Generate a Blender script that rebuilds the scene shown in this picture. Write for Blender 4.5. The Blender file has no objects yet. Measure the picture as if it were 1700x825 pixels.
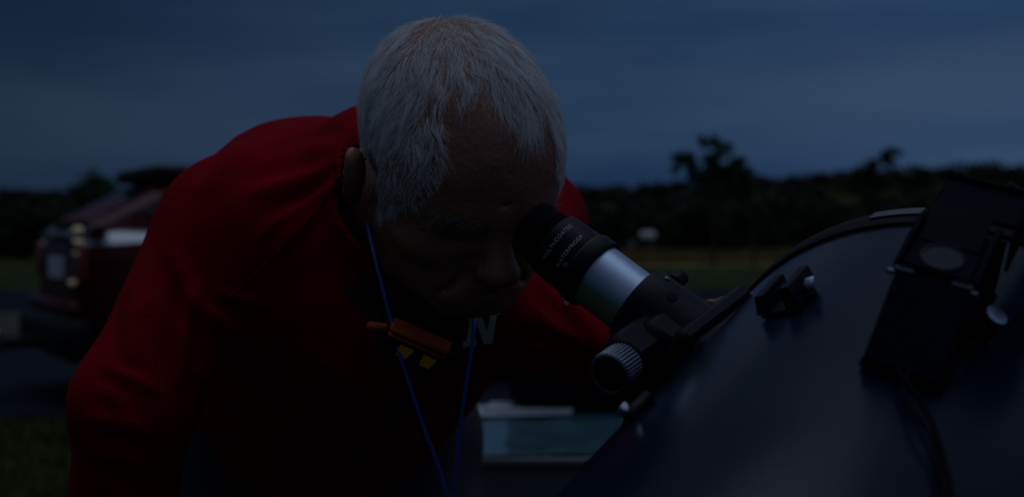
import bpy, math, random
import numpy as np
from mathutils import Vector, Matrix
from mathutils.bvhtree import BVHTree

R_ = math.radians
rng = np.random.default_rng(7)
random.seed(7)
SC = bpy.context.scene
COL = SC.collection

# ------------------------------------------------------------------ camera
EYE = 1.25                      # camera height above the grass, metres
FPX = 2125.0                    # focal length in pixels of a 1700 wide frame
HOR = 385.0                     # pixel row of the horizon
cam_d = bpy.data.cameras.new('camera')
cam_d.sensor_width = 36.0
cam_d.lens = FPX / 1700 * 36.0
cam_d.shift_y = -(HOR - 412.5) / 1700 * -1.0
cam_d.clip_start = 0.05
cam_d.clip_end = 3000
cam_d.dof.use_dof = True
cam_d.dof.focus_distance = 1.02
cam_d.dof.aperture_fstop = 5.0
cam = bpy.data.objects.new('camera', cam_d)
cam.location = (0, 0, EYE)
cam.rotation_euler = (R_(90), 0, 0)
COL.objects.link(cam)
SC.camera = cam

# ------------------------------------------------------------------ world: overcast dusk
W = bpy.data.worlds.new('World')
SC.world = W
W.use_nodes = True
nt = W.node_tree
N, L = nt.nodes, nt.links
N.clear()
out = N.new('ShaderNodeOutputWorld')
bg = N.new('ShaderNodeBackground')
bg.inputs['Strength'].default_value = 0.10
L.new(bg.outputs[0], out.inputs[0])
sky = N.new('ShaderNodeTexSky')
sky.sky_type = 'NISHITA'
sky.sun_disc = False
sky.sun_elevation = R_(1.0)
sky.sun_rotation = R_(150)
tc = N.new('ShaderNodeTexCoord')
sep = N.new('ShaderNodeSeparateXYZ')
L.new(tc.outputs['Generated'], sep.inputs[0])
# overcast luminance: (1 + 2 sin e) / 3, darker and bluer at the horizon
ramp = N.new('ShaderNodeValToRGB')
el = ramp.color_ramp.elements
el[0].position = 0.0;  el[0].color = (0.135, 0.40, 0.95, 1)
el[1].position = 1.0;  el[1].color = (0.75, 1.05, 1.65, 1)
e = ramp.color_ramp.elements.new(0.08); e.color = (0.135, 0.43, 1.02, 1)
e = ramp.color_ramp.elements.new(0.17); e.color = (0.105, 0.37, 0.92, 1)
e = ramp.color_ramp.elements.new(0.40); e.color = (0.44, 0.72, 1.20, 1)
L.new(sep.outputs['Z'], ramp.inputs[0])
# streaky cloud sheets: the view direction flattened on to a cloud plane
mp = N.new('ShaderNodeMapping'); mp.inputs['Scale'].default_value = (1.0, 1.0, 5.5)
L.new(tc.outputs['Generated'], mp.inputs[0])
nz = N.new('ShaderNodeTexNoise'); nz.inputs['Scale'].default_value = 2.0
nz.inputs['Detail'].default_value = 5; nz.inputs['Roughness'].default_value = 0.55
L.new(mp.outputs[0], nz.inputs['Vector'])
cr = N.new('ShaderNodeMapRange')
cr.inputs['From Min'].default_value = 0.38; cr.inputs['From Max'].default_value = 0.64
cr.inputs['To Min'].default_value = 0.0; cr.inputs['To Max'].default_value = 1.0
L.new(nz.outputs['Fac'], cr.inputs['Value'])
mixc = N.new('ShaderNodeMix'); mixc.data_type = 'RGBA'; mixc.blend_type = 'MULTIPLY'
mixc.inputs['Factor'].default_value = 1.0
cr2 = N.new('ShaderNodeValToRGB')
cr2.color_ramp.elements[0].color = (0.74, 0.78, 0.84, 1)
cr2.color_ramp.elements[1].color = (1.95, 1.38, 1.18, 1)
L.new(cr.outputs[0], cr2.inputs[0])
L.new(ramp.outputs[0], mixc.inputs['A']); L.new(cr2.outputs[0], mixc.inputs['B'])
# the west (to the left) is already darker than the east
side = N.new('ShaderNodeMapRange')
side.inputs['From Min'].default_value = -0.40; side.inputs['From Max'].default_value = 0.35
side.inputs['To Min'].default_value = 0.50; side.inputs['To Max'].default_value = 1.15
L.new(sep.outputs['X'], side.inputs['Value'])
# a pale sheet of cloud rising to the right
def mnode(op, a, b=None, c=None):
    m_ = N.new('ShaderNodeMath'); m_.operation = op
    for i_, v_ in enumerate((a, b, c)):
        if v_ is None: continue
        if isinstance(v_, (int, float)): m_.inputs[i_].default_value = v_
        else: L.new(v_, m_.inputs[i_])
    return m_.outputs[0]
cen = mnode('MULTIPLY_ADD', sep.outputs['X'], 0.10, 0.078)
dist = mnode('ABSOLUTE', mnode('SUBTRACT', mnode('MULTIPLY_ADD', nz.outputs['Fac'], 0.05, sep.outputs['Z']), mnode('ADD', cen, 0.025)))
band = N.new('ShaderNodeMapRange'); band.interpolation_type = 'SMOOTHERSTEP'
band.inputs['From Min'].default_value = 0.055; band.inputs['From Max'].default_value = 0.0
L.new(dist, band.inputs['Value'])
rx = N.new('ShaderNodeMapRange'); rx.interpolation_type = 'SMOOTHSTEP'
rx.inputs['From Min'].default_value = -0.02; rx.inputs['From Max'].default_value = 0.30
L.new(sep.outputs['X'], rx.inputs['Value'])
amt = mnode('MULTIPLY', mnode('MULTIPLY', band.outputs[0], rx.outputs[0]), 0.55)
pale = N.new('ShaderNodeMix'); pale.data_type = 'RGBA'
L.new(amt, pale.inputs['Factor']); L.new(mixc.outputs['Result'], pale.inputs['A'])
pale.inputs['B'].default_value = (0.34, 0.62, 1.12, 1)
back = N.new('ShaderNodeMapRange')
back.inputs['From Min'].default_value = -0.7; back.inputs['From Max'].default_value = 0.5
back.inputs['To Min'].default_value = 1.05; back.inputs['To Max'].default_value = 1.0
L.new(sep.outputs['Y'], back.inputs['Value'])
sb2 = N.new('ShaderNodeMath'); sb2.operation = 'MULTIPLY'
L.new(side.outputs[0], sb2.inputs[0]); L.new(back.outputs[0], sb2.inputs[1])
mul = N.new('ShaderNodeVectorMath'); mul.operation = 'SCALE'
L.new(pale.outputs['Result'], mul.inputs[0]); L.new(sb2.outputs[0], mul.inputs['Scale'])
addn = N.new('ShaderNodeMix'); addn.data_type = 'RGBA'; addn.blend_type = 'MIX'
addn.inputs['Factor'].default_value = 0.02
L.new(mul.outputs[0], addn.inputs['A']); L.new(sky.outputs[0], addn.inputs['B'])
L.new(addn.outputs['Result'], bg.inputs['Color'])

sun_d = bpy.data.lights.new('sun', 'SUN')
sun_d.energy = 0.54
sun_d.angle = R_(55)
sun_d.color = (0.70, 0.84, 1.0)
sun = bpy.data.objects.new('sun', sun_d)
sun.rotation_euler = (R_(-9), R_(-3), 0)
COL.objects.link(sun)

SC.view_settings.view_transform = 'Standard'
SC.view_settings.look = 'None'
SC.view_settings.exposure = 0.0
SC.view_settings.gamma = 1.0
SC.cycles.use_denoising = True
SC.cycles.max_bounces = 6

# ------------------------------------------------------------------ helpers
def V(*a): return np.array(a, float)
def unit(v): v = np.asarray(v, float); return v / np.linalg.norm(v)
def at(px, py, Y):
    """camera frame point (x right, y forward, z up from the eye) for a photo pixel at depth Y"""
    return V((px - 850) / FPX * Y, Y, -(py - HOR) / FPX * Y)
def wz(p): return (float(p[0]), float(p[1]), float(p[2]) + EYE)

MATS = {}
def mat(name, col, rough=0.6, metal=0.0, var=0.12, scale=20.0, bump=0.0, bscale=60.0, coat=0.0,
        spec=0.5, emit=None, trans=0.0, col2=None, sheen=0.0):
    if name in MATS: return MATS[name]
    m = bpy.data.materials.new(name); m.use_nodes = True
    t = m.node_tree; b = t.nodes['Principled BSDF']
    b.inputs['Roughness'].default_value = rough
    b.inputs['Metallic'].default_value = metal
    b.inputs['Specular IOR Level'].default_value = spec
    b.inputs['Coat Weight'].default_value = coat
    b.inputs['Transmission Weight'].default_value = trans
    if sheen: b.inputs['Sheen Weight'].default_value = sheen
    c = np.array(col)
    n = t.nodes.new('ShaderNodeTexNoise'); n.inputs['Scale'].default_value = scale
    n.inputs['Detail'].default_value = 4
    tcn = t.nodes.new('ShaderNodeTexCoord')
    t.links.new(tcn.outputs['Object'], n.inputs['Vector'])
    r = t.nodes.new('ShaderNodeValToRGB')
    r.color_ramp.elements[0].position = .3; r.color_ramp.elements[1].position = .7
    c2 = np.array(col2) if col2 is not None else c * (1 + var)
    r.color_ramp.elements[0].color = (*(c * (1 - var)), 1)
    r.color_ramp.elements[1].color = (*c2, 1)
    t.links.new(n.outputs['Fac'], r.inputs[0]); t.links.new(r.outputs[0], b.inputs['Base Color'])
    mr = t.nodes.new('ShaderNodeMapRange')
    mr.inputs['To Min'].default_value = max(0.02, rough - .06); mr.inputs['To Max'].default_value = min(1, rough + .06)
    t.links.new(n.outputs['Fac'], mr.inputs['Value']); t.links.new(mr.outputs[0], b.inputs['Roughness'])
    if bump:
        n2 = t.nodes.new('ShaderNodeTexNoise'); n2.inputs['Scale'].default_value = bscale
        n2.inputs['Detail'].default_value = 3
        t.links.new(tcn.outputs['Object'], n2.inputs['Vector'])
        bp = t.nodes.new('ShaderNodeBump'); bp.inputs['Strength'].default_value = bump
        bp.inputs['Distance'].default_value = 0.002
        t.links.new(n2.outputs['Fac'], bp.inputs['Height']); t.links.new(bp.outputs[0], b.inputs['Normal'])
    if emit:
        b.inputs['Emission Color'].default_value = (*emit[:3], 1); b.inputs['Emission Strength'].default_value = emit[3]
    MATS[name] = m
    return m

def mesh_obj(name, verts, faces, m, parent=None, smooth=True, auto=None):
    me = bpy.data.meshes.new(name)
    verts = np.asarray(verts, dtype=np.float32)
    if isinstance(faces, np.ndarray):
        k = faces.shape[1]
        me.vertices.add(len(verts)); me.vertices.foreach_set('co', verts.ravel())
        me.loops.add(faces.size); me.loops.foreach_set('vertex_index', faces.astype(np.int32).ravel())
        me.polygons.add(len(faces))
        me.polygons.foreach_set('loop_start', np.arange(0, faces.size, k, dtype=np.int32))
        me.update(calc_edges=True)
    else:
        me.from_pydata([tuple(map(float, v)) for v in verts], [], [tuple(int(i) for i in f) for f in faces])
        me.update()
    me.polygons.foreach_set('use_smooth', np.full(len(me.polygons), smooth))
    if auto:
        me.set_sharp_from_angle(angle=R_(auto))
    me.materials.append(m)
    o = bpy.data.objects.new(name, me); COL.objects.link(o)
    if parent is not None: o.parent = parent
    return o

def tag(o, label=None, cat=None, group=None, kind=None):
    if label: o['label'] = label
    if cat: o['category'] = cat
    if group: o['group'] = group
    if kind: o['kind'] = kind
    return o

def empty(name, loc, label, cat, group=None, rz=0):
    o = bpy.data.objects.new(name, None); o.empty_display_size = .1
    o.location = loc; o.rotation_euler = (0, 0, rz); COL.objects.link(o)
    return tag(o, label, cat, group)

def copy_tree(o, parent=None):
    c = o.copy(); COL.objects.link(c)
    if parent is not None: c.parent = parent
    for ch in list(o.children): copy_tree(ch, c)
    return c

class MB:
    """mesh builder: collects shapes and links them as one mesh"""
    def __init__(s): s.v = []; s.f = []
    def add(s, v, f):
        n = len(s.v); s.v.extend([tuple(map(float, p)) for p in v]); s.f.extend([tuple(i + n for i in q) for q in f]); return s
    def build(s, name, m, parent=None, smooth=True, auto=38, off=None):
        v = np.array(s.v)
        if off is not None: v = v - np.asarray(off)
        return mesh_obj(name, v, s.f, m, parent, smooth, auto)
    def box(s, c, size, ax=None, bev=0.0, taper=1.0):
        """bevelled box; ax = rows are the box axes"""
        ax = np.eye(3) if ax is None else np.asarray(ax)
        h = np.array(size) / 2; c = np.asarray(c, float)
        b = min(bev, h.min() * .9)
        vs = []; idx = {}
        for sx in (-1, 1):
            for sy in (-1, 1):
                for sz in (-1, 1):
                    tp = taper if sz > 0 else 1.0
                    for k in range(3):
                        d = h.copy()
                        if b > 0:
                            d = h - b; d[k] = h[k]
                        p = np.array([sx * d[0] * tp, sy * d[1] * tp, sz * d[2]])
                        idx[(sx, sy, sz, k)] = len(vs); vs.append(c + p @ ax)
        if b <= 0:
            q = lambda a: idx[(*a, 0)]
            f = [[q((1,-1,-1)),q((1,1,-1)),q((1,1,1)),q((1,-1,1))],[q((-1,-1,-1)),q((-1,-1,1)),q((-1,1,1)),q((-1,1,-1))],
                 [q((-1,1,-1)),q((-1,1,1)),q((1,1,1)),q((1,1,-1))],[q((-1,-1,-1)),q((1,-1,-1)),q((1,-1,1)),q((-1,-1,1))],
                 [q((-1,-1,1)),q((1,-1,1)),q((1,1,1)),q((-1,1,1))],[q((-1,-1,-1)),q((-1,1,-1)),q((1,1,-1)),q((1,-1,-1))]]
            return s.add(vs, f)
        f = []
        for k in range(3):
            a_, b_ = [i for i in range(3) if i != k]
            for sg in (-1, 1):
                ring = []
                for (u, w) in ((-1,-1),(1,-1),(1,1),(-1,1)):
                    key = [0,0,0]; key[k] = sg; key[a_] = u; key[b_] = w
                    ring.append(idx[(*key, k)])
                par = 1 if k != 1 else -1
                f.append(ring if sg * par > 0 else ring[::-1])
        for k in range(3):          # edges along axis k
            a_, b_ = [i for i in range(3) if i != k]
            for u in (-1, 1):
                for w in (-1, 1):
                    def K(e, face):
                        key = [0,0,0]; key[k] = e; key[a_] = u; key[b_] = w
                        return idx[(*key, face)]
                    ring = [K(-1, a_), K(1, a_), K(1, b_), K(-1, b_)]
                    par = 1 if k != 1 else -1
                    f.append(ring if u * w * par < 0 else ring[::-1])
        for key3 in [(sx, sy, sz) for sx in (-1,1) for sy in (-1,1) for sz in (-1,1)]:
            ring = [idx[(*key3, 0)], idx[(*key3, 1)], idx[(*key3, 2)]]
            f.append(ring if key3[0] * key3[1] * key3[2] > 0 else ring[::-1])
        return s.add(vs, f)
    def lathe(s, o, axis, prof, n=48, ribs=0, ribd=0.0, ribrange=None, up=None):
        """prof: list of (distance along axis, radius)"""
        axis = unit(axis); o = np.asarray(o, float)
        a = np.array([0, 0, 1.0]) if up is None else np.asarray(up, float)
        if abs(a @ axis) > .95: a = np.array([1.0, 0, 0])
        u = unit(np.cross(a, axis)); w = np.cross(axis, u)
        v = []
        for i, (t, r) in enumerate(prof):
            for k in range(n):
                an = 2 * math.pi * k / n
                rr = r
                if ribs and ribrange[0] <= i <= ribrange[1]:
                    rr = r - ribd * (0.5 + 0.5 * math.cos(an * ribs)) ** 2
                v.append(o + axis * t + (u * math.cos(an) + w * math.sin(an)) * rr)
        f = []
        m_ = len(prof)
        for i in range(m_ - 1):
            for k in range(n):
                k2 = (k + 1) % n
                f.append((i * n + k, i * n + k2, (i + 1) * n + k2, (i + 1) * n + k))
        f.append(tuple(range(n))[::-1]); f.append(tuple((m_ - 1) * n + k for k in range(n)))
        return s.add(v, f)
    def tube(s, pts, r, n=10):
        pts = catmull(pts) if len(pts) > 2 else np.asarray(pts, float)
        m_ = len(pts); rr = np.interp(np.linspace(0, 1, m_), np.linspace(0, 1, len(np.atleast_1d(r))), np.atleast_1d(r))
        tan = np.gradient(pts, axis=0); v = []; u = None
        for i in range(m_):
            t = unit(tan[i])
            if u is None:
                a = np.array([0, 0, 1.]) if abs(t[2]) < .9 else np.array([1., 0, 0])
                u = unit(np.cross(a, t))
            u = unit(u - t * (u @ t)); w = np.cross(t, u)
            for k in range(n):
                an = 2 * math.pi * k / n
                v.append(pts[i] + (u * math.cos(an) + w * math.sin(an)) * rr[i])
        f = []
        for i in range(m_ - 1):
            for k in range(n):
                k2 = (k + 1) % n
                f.append((i * n + k, i * n + k2, (i + 1) * n + k2, (i + 1) * n + k))
        f.append(tuple(range(n))[::-1]); f.append(tuple((m_ - 1) * n + k for k in range(n)))
        return s.add(v, f)
    def prism(s, poly, o, ax, thick):
        """poly (2D) in plane ax[0], ax[1], extruded along ax[2] from -thick/2 to thick/2"""
        ax = np.asarray(ax); n = len(poly); v = []
        for sg in (-.5, .5):
            for (a, b) in poly: v.append(np.asarray(o) + a * ax[0] + b * ax[1] + sg * thick * ax[2])
        f = [tuple(range(n))[::-1], tuple(range(n, 2 * n))]
        for i in range(n):
            j = (i + 1) % n
            f.append((i, j, n + j, n + i))
        return s.add(v, f)

def catmull(P, per=8):
    P = np.asarray(P, float); Q = np.vstack([2 * P[0] - P[1], P, 2 * P[-1] - P[-2]]); o = []
    for i in range(1, len(Q) - 2):
        for t in np.linspace(0, 1, per, endpoint=False):
            a, b, c, d = Q[i-1], Q[i], Q[i+1], Q[i+2]
            o.append(.5 * ((2*b) + (-a+c)*t + (2*a-5*b+4*c-d)*t*t + (-a+3*b-3*c+d)*t**3))
    o.append(P[-1]); return np.array(o)

# ---- signed distance shapes and surface nets
def smin(a, b, k):
    h = np.maximum(k - np.abs(a - b), 0) / k
    return np.minimum(a, b) - h * h * k * .25
def smax(a, b, k): return -smin(-a, -b, k)
def s_ell(p, c, r, rot=None):
    q = p - np.asarray(c)
    if rot is not None: q = q @ np.asarray(rot).T
    r = np.asarray(r, float)
    k0 = np.linalg.norm(q / r, axis=1); k1 = np.linalg.norm(q / (r * r), axis=1) + 1e-9
    return k0 * (k0 - 1) / k1
def s_sph(p, c, r): return np.linalg.norm(p - np.asarray(c), axis=1) - r
def s_cap(p, a, b, ra, rb=None):
    rb = ra if rb is None else rb
    a = np.asarray(a, float); ba = np.asarray(b, float) - a; pa = p - a
    h = np.clip(pa @ ba / (ba @ ba), 0, 1)
    return np.linalg.norm(pa - h[:, None] * ba, axis=1) - (ra + (rb - ra) * h)
def s_box(p, c, h, r, rot=None):
    q = p - np.asarray(c)
    if rot is not None: q = q @ np.asarray(rot).T
    q = np.abs(q) - (np.asarray(h) - r)
    return np.linalg.norm(np.maximum(q, 0), axis=1) + np.minimum(q.max(axis=1), 0) - r

def nets(f, lo, hi, h, smooth=2):
    lo = np.asarray(lo, float); hi = np.asarray(hi, float)
    K = 4
    nc = np.ceil((hi - lo) / (h * K)).astype(int) + 1
    ax = [lo[i] + (np.arange(nc[i]) + .5) * h * K - h * .5 for i in range(3)]
    G = np.stack(np.meshgrid(*ax, indexing='ij'), -1).reshape(-1, 3)
    dc = np.concatenate([f(g) for g in np.array_split(G, max(1, len(G) // 200000))]).reshape(nc)
    D = dc.repeat(K, 0).repeat(K, 1).repeat(K, 2).astype(np.float32)
    m = (np.abs(dc) < h * K * 1.6).repeat(K, 0).repeat(K, 1).repeat(K, 2)
    I = np.argwhere(m)
    P = lo + I * h
    vals = np.concatenate([f(g) for g in np.array_split(P, max(1, len(P) // 200000))])
    D[I[:, 0], I[:, 1], I[:, 2]] = vals
    S = D < 0
    c = np.zeros(np.array(D.shape) - 1, np.int8)
    for dx in (0, 1):
        for dy in (0, 1):
            for dz in (0, 1):
                c += S[dx:dx + c.shape[0], dy:dy + c.shape[1], dz:dz + c.shape[2]]
    act = (c > 0) & (c < 8)
    A = np.argwhere(act)
    vid = -np.ones(act.shape, np.int32); vid[A[:, 0], A[:, 1], A[:, 2]] = np.arange(len(A))
    pos = np.zeros((len(A), 3)); cnt = np.zeros(len(A))
    cor = [(x, y, z) for x in (0, 1) for y in (0, 1) for z in (0, 1)]
    for i, a in enumerate(cor):
        for b in cor[i + 1:]:
            if sum(abs(a[k] - b[k]) for k in range(3)) != 1: continue
            da = D[A[:, 0] + a[0], A[:, 1] + a[1], A[:, 2] + a[2]]; db = D[A[:, 0] + b[0], A[:, 1] + b[1], A[:, 2] + b[2]]
            w = (da < 0) != (db < 0)
            t = np.where(w, da / (da - db + 1e-12), 0)
            pt = np.array(a) + t[:, None] * (np.array(b) - np.array(a))
            pos[w] += pt[w]; cnt[w] += 1
    pos /= cnt[:, None]
    verts = lo + (A + pos) * h
    faces = []
    for k in range(3):
        sl0 = [slice(None)] * 3; sl1 = [slice(None)] * 3
        sl0[k] = slice(0, -1); sl1[k] = slice(1, None)
        a = S[tuple(sl0)]; b = S[tuple(sl1)]
        E_ = np.argwhere(a != b)
        u, w = [i for i in range(3) if i != k]
        E_ = E_[(E_[:, u] > 0) & (E_[:, w] > 0) & (E_[:, u] < vid.shape[u]) & (E_[:, w] < vid.shape[w]) & (E_[:, k] < vid.shape[k])]
        def g(du, dw):
            q = E_.copy(); q[:, u] -= du; q[:, w] -= dw
            return vid[q[:, 0], q[:, 1], q[:, 2]]
        Q = np.stack([g(0, 0), g(1, 0), g(1, 1), g(0, 1)], 1)
        ins = S[E_[:, 0], E_[:, 1], E_[:, 2]]
        flip = ins if k != 1 else ~ins
        Q[~flip] = Q[~flip][:, ::-1]
        faces.append(Q)
    F = np.concatenate(faces); F = F[(F >= 0).all(1)]
    ed = np.concatenate([F[:, [0, 1]], F[:, [1, 2]], F[:, [2, 3]], F[:, [3, 0]]])
    for _ in range(smooth):
        acc = np.zeros_like(verts); n = np.zeros(len(verts))
        np.add.at(n, ed[:, 0], 1)
        for c_ in range(3):
            acc[:, c_] = np.bincount(ed[:, 0], verts[ed[:, 1], c_], len(verts))
        n[n == 0] = 1
        verts = verts * .5 + acc / n[:, None] * .5
    return verts, F

def vnoise(p, seed=0):
    """cheap smooth 3D noise in -1..1, sum of rotated sines"""
    r = np.random.default_rng(seed); o = np.zeros(len(p))
    for i in range(6):
        k = r.normal(size=3); k /= np.linalg.norm(k); k *= r.uniform(.7, 1.6)
        k2 = r.normal(size=3)
        o += np.sin(p @ k * 6.28 + r.uniform(0, 6.28) + 1.5 * np.sin(p @ k2 * 2.5 + r.uniform(0, 6.28)))
    return o / 6 * 1.6

def offset_tree(root, off): pass

# ================================================================== GROUND AND ROADS
m_grass = mat('grass_field', (.016, .030, .007), .95, var=.5, scale=.35, bump=.6, bscale=14, col2=(.036, .046, .011), spec=.05)
m_asph = mat('asphalt', (.010, .013, .022), .95, spec=.03, var=.25, scale=3, bump=.4, bscale=90)
m_gravel = mat('gravel_path', (.046, .044, .038), .95, spec=.05, var=.3, scale=5, bump=.7, bscale=60)
m_dry = mat('dry_grass', (.15, .12, .034), .95, var=.4, scale=1.2, bump=.6, bscale=20, spec=.1)

def sheet(name, x0, x1, y0, y1, z, m, nx=2, ny=2, wob=0, hf=None):
    xs = np.linspace(x0, x1, nx); ys = np.linspace(y0, y1, ny)
    v = []
    for j, y in enumerate(ys):
        for x in xs:
            yy = y + (wob * math.sin(x * .7 + j * 2) + wob * .5 * math.sin(x * 1.9 + j) if j in (0, ny - 1) else 0)
            v.append((x, yy, z if hf is None else hf(x, yy)))
    f = [(j * nx + i, j * nx + i + 1, (j + 1) * nx + i + 1, (j + 1) * nx + i) for j in range(ny - 1) for i in range(nx - 1)]
    return tag(mesh_obj(name, v, f, m, None, True), kind='structure')
sheet('grass_ground', -900, 900, -300, 1500, 0, m_grass, 2, 2)
sheet('parking_asphalt', -60, 60, 8.7, 15.2, .004, m_asph, 160, 3, .06)
sheet('gravel_verge', -60, 60, 15.2, 20.2, .008, m_gravel, 160, 3, .1)
sheet('road', -90, 90, 20.2, 27.5, .012, m_asph, 160, 3, .08)
sheet('dry_grass_patch', 4, 19, 47, 60, .006, m_dry, 40, 3, .9)
# short grass tufts in the foreground and dry stalks far off
def tufts(name, n, x0, x1, y0, y1, h, m, w=.004, clump=6):
    cx = rng.uniform(x0, x1, n); cy = rng.uniform(y0, y1, n)
    a = rng.uniform(0, 6.28, n); hh = h * rng.uniform(.5, 1.2, n)
    lx = rng.normal(0, .35, n) * hh; ly = rng.normal(0, .35, n) * hh
    dx = np.cos(a) * w; dy = np.sin(a) * w
    v = np.stack([np.stack([cx - dx, cy - dy, cx * 0], 1), np.stack([cx + dx, cy + dy, cx * 0], 1), np.stack([cx + lx, cy + ly, hh], 1)], 1).reshape(-1, 3)
    return tag(mesh_obj(name, v, np.arange(n * 3).reshape(-1, 3), m, None, False), kind='stuff')
tufts('grass', 95000, -6, 5, .6, 8.6, .06, mat('grass_blade', (.012, .026, .005), .85, spec=.05, var=.4, scale=3), .004)
tufts('dry_stalks', 9000, 4, 19, 49, 61, .55, mat('dry_stalk', (.18, .14, .045), .9, var=.4, scale=3), .03)

# ================================================================== TREES
m_leaf = mat('leaf', (.010, .018, .007), .7, var=.45, scale=.9, spec=.2)
m_leaf2 = mat('leaf_pale', (.024, .050, .016), .7, var=.35, scale=.9, spec=.2)
m_bark = mat('bark', (.060, .048, .036), .9, var=.3, scale=12, bump=.6)

def leaves_mesh(centres, radii, per, size, rg):
    vs = []; 
    c = np.repeat(np.asarray(centres), per, 0); r = np.repeat(np.asarray(radii), per)
    n = len(c)
    d = rg.normal(size=(n, 3)); d /= np.linalg.norm(d, axis=1)[:, None]
    p = c + d * (r * rg.uniform(.45, 1.08, n) )[:, None] * np.array([1, 1, .8])
    a = rg.normal(size=(n, 3)); a /= np.linalg.norm(a, axis=1)[:, None]
    b = np.cross(a, d + rg.normal(0, .6, (n, 3))); b /= np.linalg.norm(b, axis=1)[:, None] + 1e-9
    s = (size * rg.uniform(.6, 1.4, n))[:, None]
    v = np.stack([p - a * s, p + b * s * .5, p + a * s, p - b * s * .5], 1).reshape(-1, 3)
    return v, np.arange(n * 4).reshape(-1, 4)

def make_tree(name, label, loc, h, spread, seed, nb=9, per=170, lean=0.0, trunkfrac=.28, m=None, size=.16, group=None, lumpy=.3, cat='tree', lumps=None):
    rg = np.random.default_rng(seed)
    root = empty(name, loc, label, cat, group)
    tb = MB(); top = V(lean, 0, h * .72)
    tb.tube([V(0, 0, -.1), V(lean * .2, 0, h * .25), V(lean * .55, .05, h * .5), top], [h * .022, h * .017, h * .012, h * .005], 8)
    C = []; Rr = []
    for i in range(nb):
        t = rg.uniform(trunkfrac, .98); an = rg.uniform(0, 6.28)
        w = spread * (1 - abs(t - .55) * 1.1) * rg.uniform(.45, 1.0)
        c = V(math.cos(an) * w + lean * t * 1.1, math.sin(an) * w, h * t)
        base = V(lean * t * .6, 0, h * max(.15, t - .22))
        tb.tube([base, base * .5 + c * .5 + V(0, 0, -.03 * h), c], [h * .008, h * .005, h * .002], 5)
        C.append(c); Rr.append(spread * rg.uniform(lumpy, lumpy + .22))
    if lumps:
        C = []; Rr = []; main = [(V(a, b, c), r) for a, b, c, r in lumps]
        for c, r in main:
            for q_ in range(6 if r < .42 else 4):
                o_ = rg.normal(size=3) * r * (.62, .62, .55)[0] * np.array([1.15, 1, .85]) + (0, 0, r * .15)
                C.append(c + o_); Rr.append(r * rg.uniform(.30, .62) if r < .42 else r * .62)
        per = per // 5
        for c, r in main:
            base = V(0, 0, max(h * .2, c[2] * .55)); tb.tube([base, base * .4 + c * .6 + V(0, 0, -.03 * h), c], [h * .009, h * .006, h * .003], 5)
    v, f = leaves_mesh(C, Rr, per, size, rg)
    tb.build('trunk', m_bark, root)
    mesh_obj('crown', v, f, m or m_leaf, root, False)
    return root

GROUP_FAR = 'trees of the far tree line'
protos = []
def far_x(px, Y): return (px - 850) / FPX * Y
def far_h(py, Y): return EYE + (HOR - py) / FPX * Y
def lump(px, py, Y, x0, r, dy=0): return (far_x(px, Y) - x0, dy, far_h(py, Y), r)
Yt = 46; x0 = far_x(1185, Yt)
make_tree('young_tree', 'sparse young tree with open upright crown, tallest against the sky right of the man',
          (x0, Yt, 0), far_h(250, Yt), .9, 3, nb=0, per=210, m=m_leaf2, size=.115, lumps=[
          lump(1128, 262, Yt, x0, .22), lump(1150, 276, Yt, x0, .28, .3), lump(1142, 268, Yt, x0, .16), lump(1168, 262, Yt, x0, .16), lump(1186, 240, Yt, x0, .27), lump(1198, 250, Yt, x0, .2), lump(1180, 262, Yt, x0, .3, -.3),
          lump(1190, 285, Yt, x0, .5), lump(1160, 300, Yt, x0, .45), lump(1221, 268, Yt, x0, .25), lump(1214, 286, Yt, x0, .32), lump(1222, 302, Yt, x0, .4),
          lump(1180, 315, Yt, x0, .7), lump(1200, 330, Yt, x0, .8)])
x0 = far_x(1250, 47)
make_tree('narrow_tree', 'short narrow young tree with pointed top just right of the sparse young tree',
          (x0, 47, 0), far_h(290, 47), .5, 4, nb=0, per=110, m=m_leaf2, size=.11, lumps=[
          lump(1250, 290, 47, x0, .2), lump(1247, 302, 47, x0, .3), lump(1254, 318, 47, x0, .45), lump(1246, 335, 47, x0, .6)])
x0 = far_x(1432, 50)
make_tree('leaning_tree', 'dark tree with its top leaning to the right above the wooded hill',
          (x0, 50, 0), far_h(262, 50), .6, 5, nb=0, per=130, m=m_leaf, size=.11, lumps=[
          lump(1487, 253, 50, x0, .24), lump(1477, 259, 50, x0, .27), lump(1465, 268, 50, x0, .28), lump(1452, 276, 50, x0, .26), lump(1440, 288, 50, x0, .5), lump(1425, 300, 50, x0, .6),
          lump(1450, 310, 50, x0, .7), lump(1420, 325, 50, x0, .8)])
x0 = far_x(152, 52)
make_tree('round_tree', 'round topped green tree just left of the red car roof',
          (x0, 52, 0), far_h(300, 52), 1.2, 6, nb=0, per=260, m=m_leaf2, size=.12, lumps=[
          lump(155, 312, 52, x0, .45), lump(135, 322, 52, x0, .5), lump(172, 316, 52, x0, .5), lump(150, 335, 52, x0, .8), lump(185, 335, 52, x0, .6), lump(120, 345, 52, x0, .6)])
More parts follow.
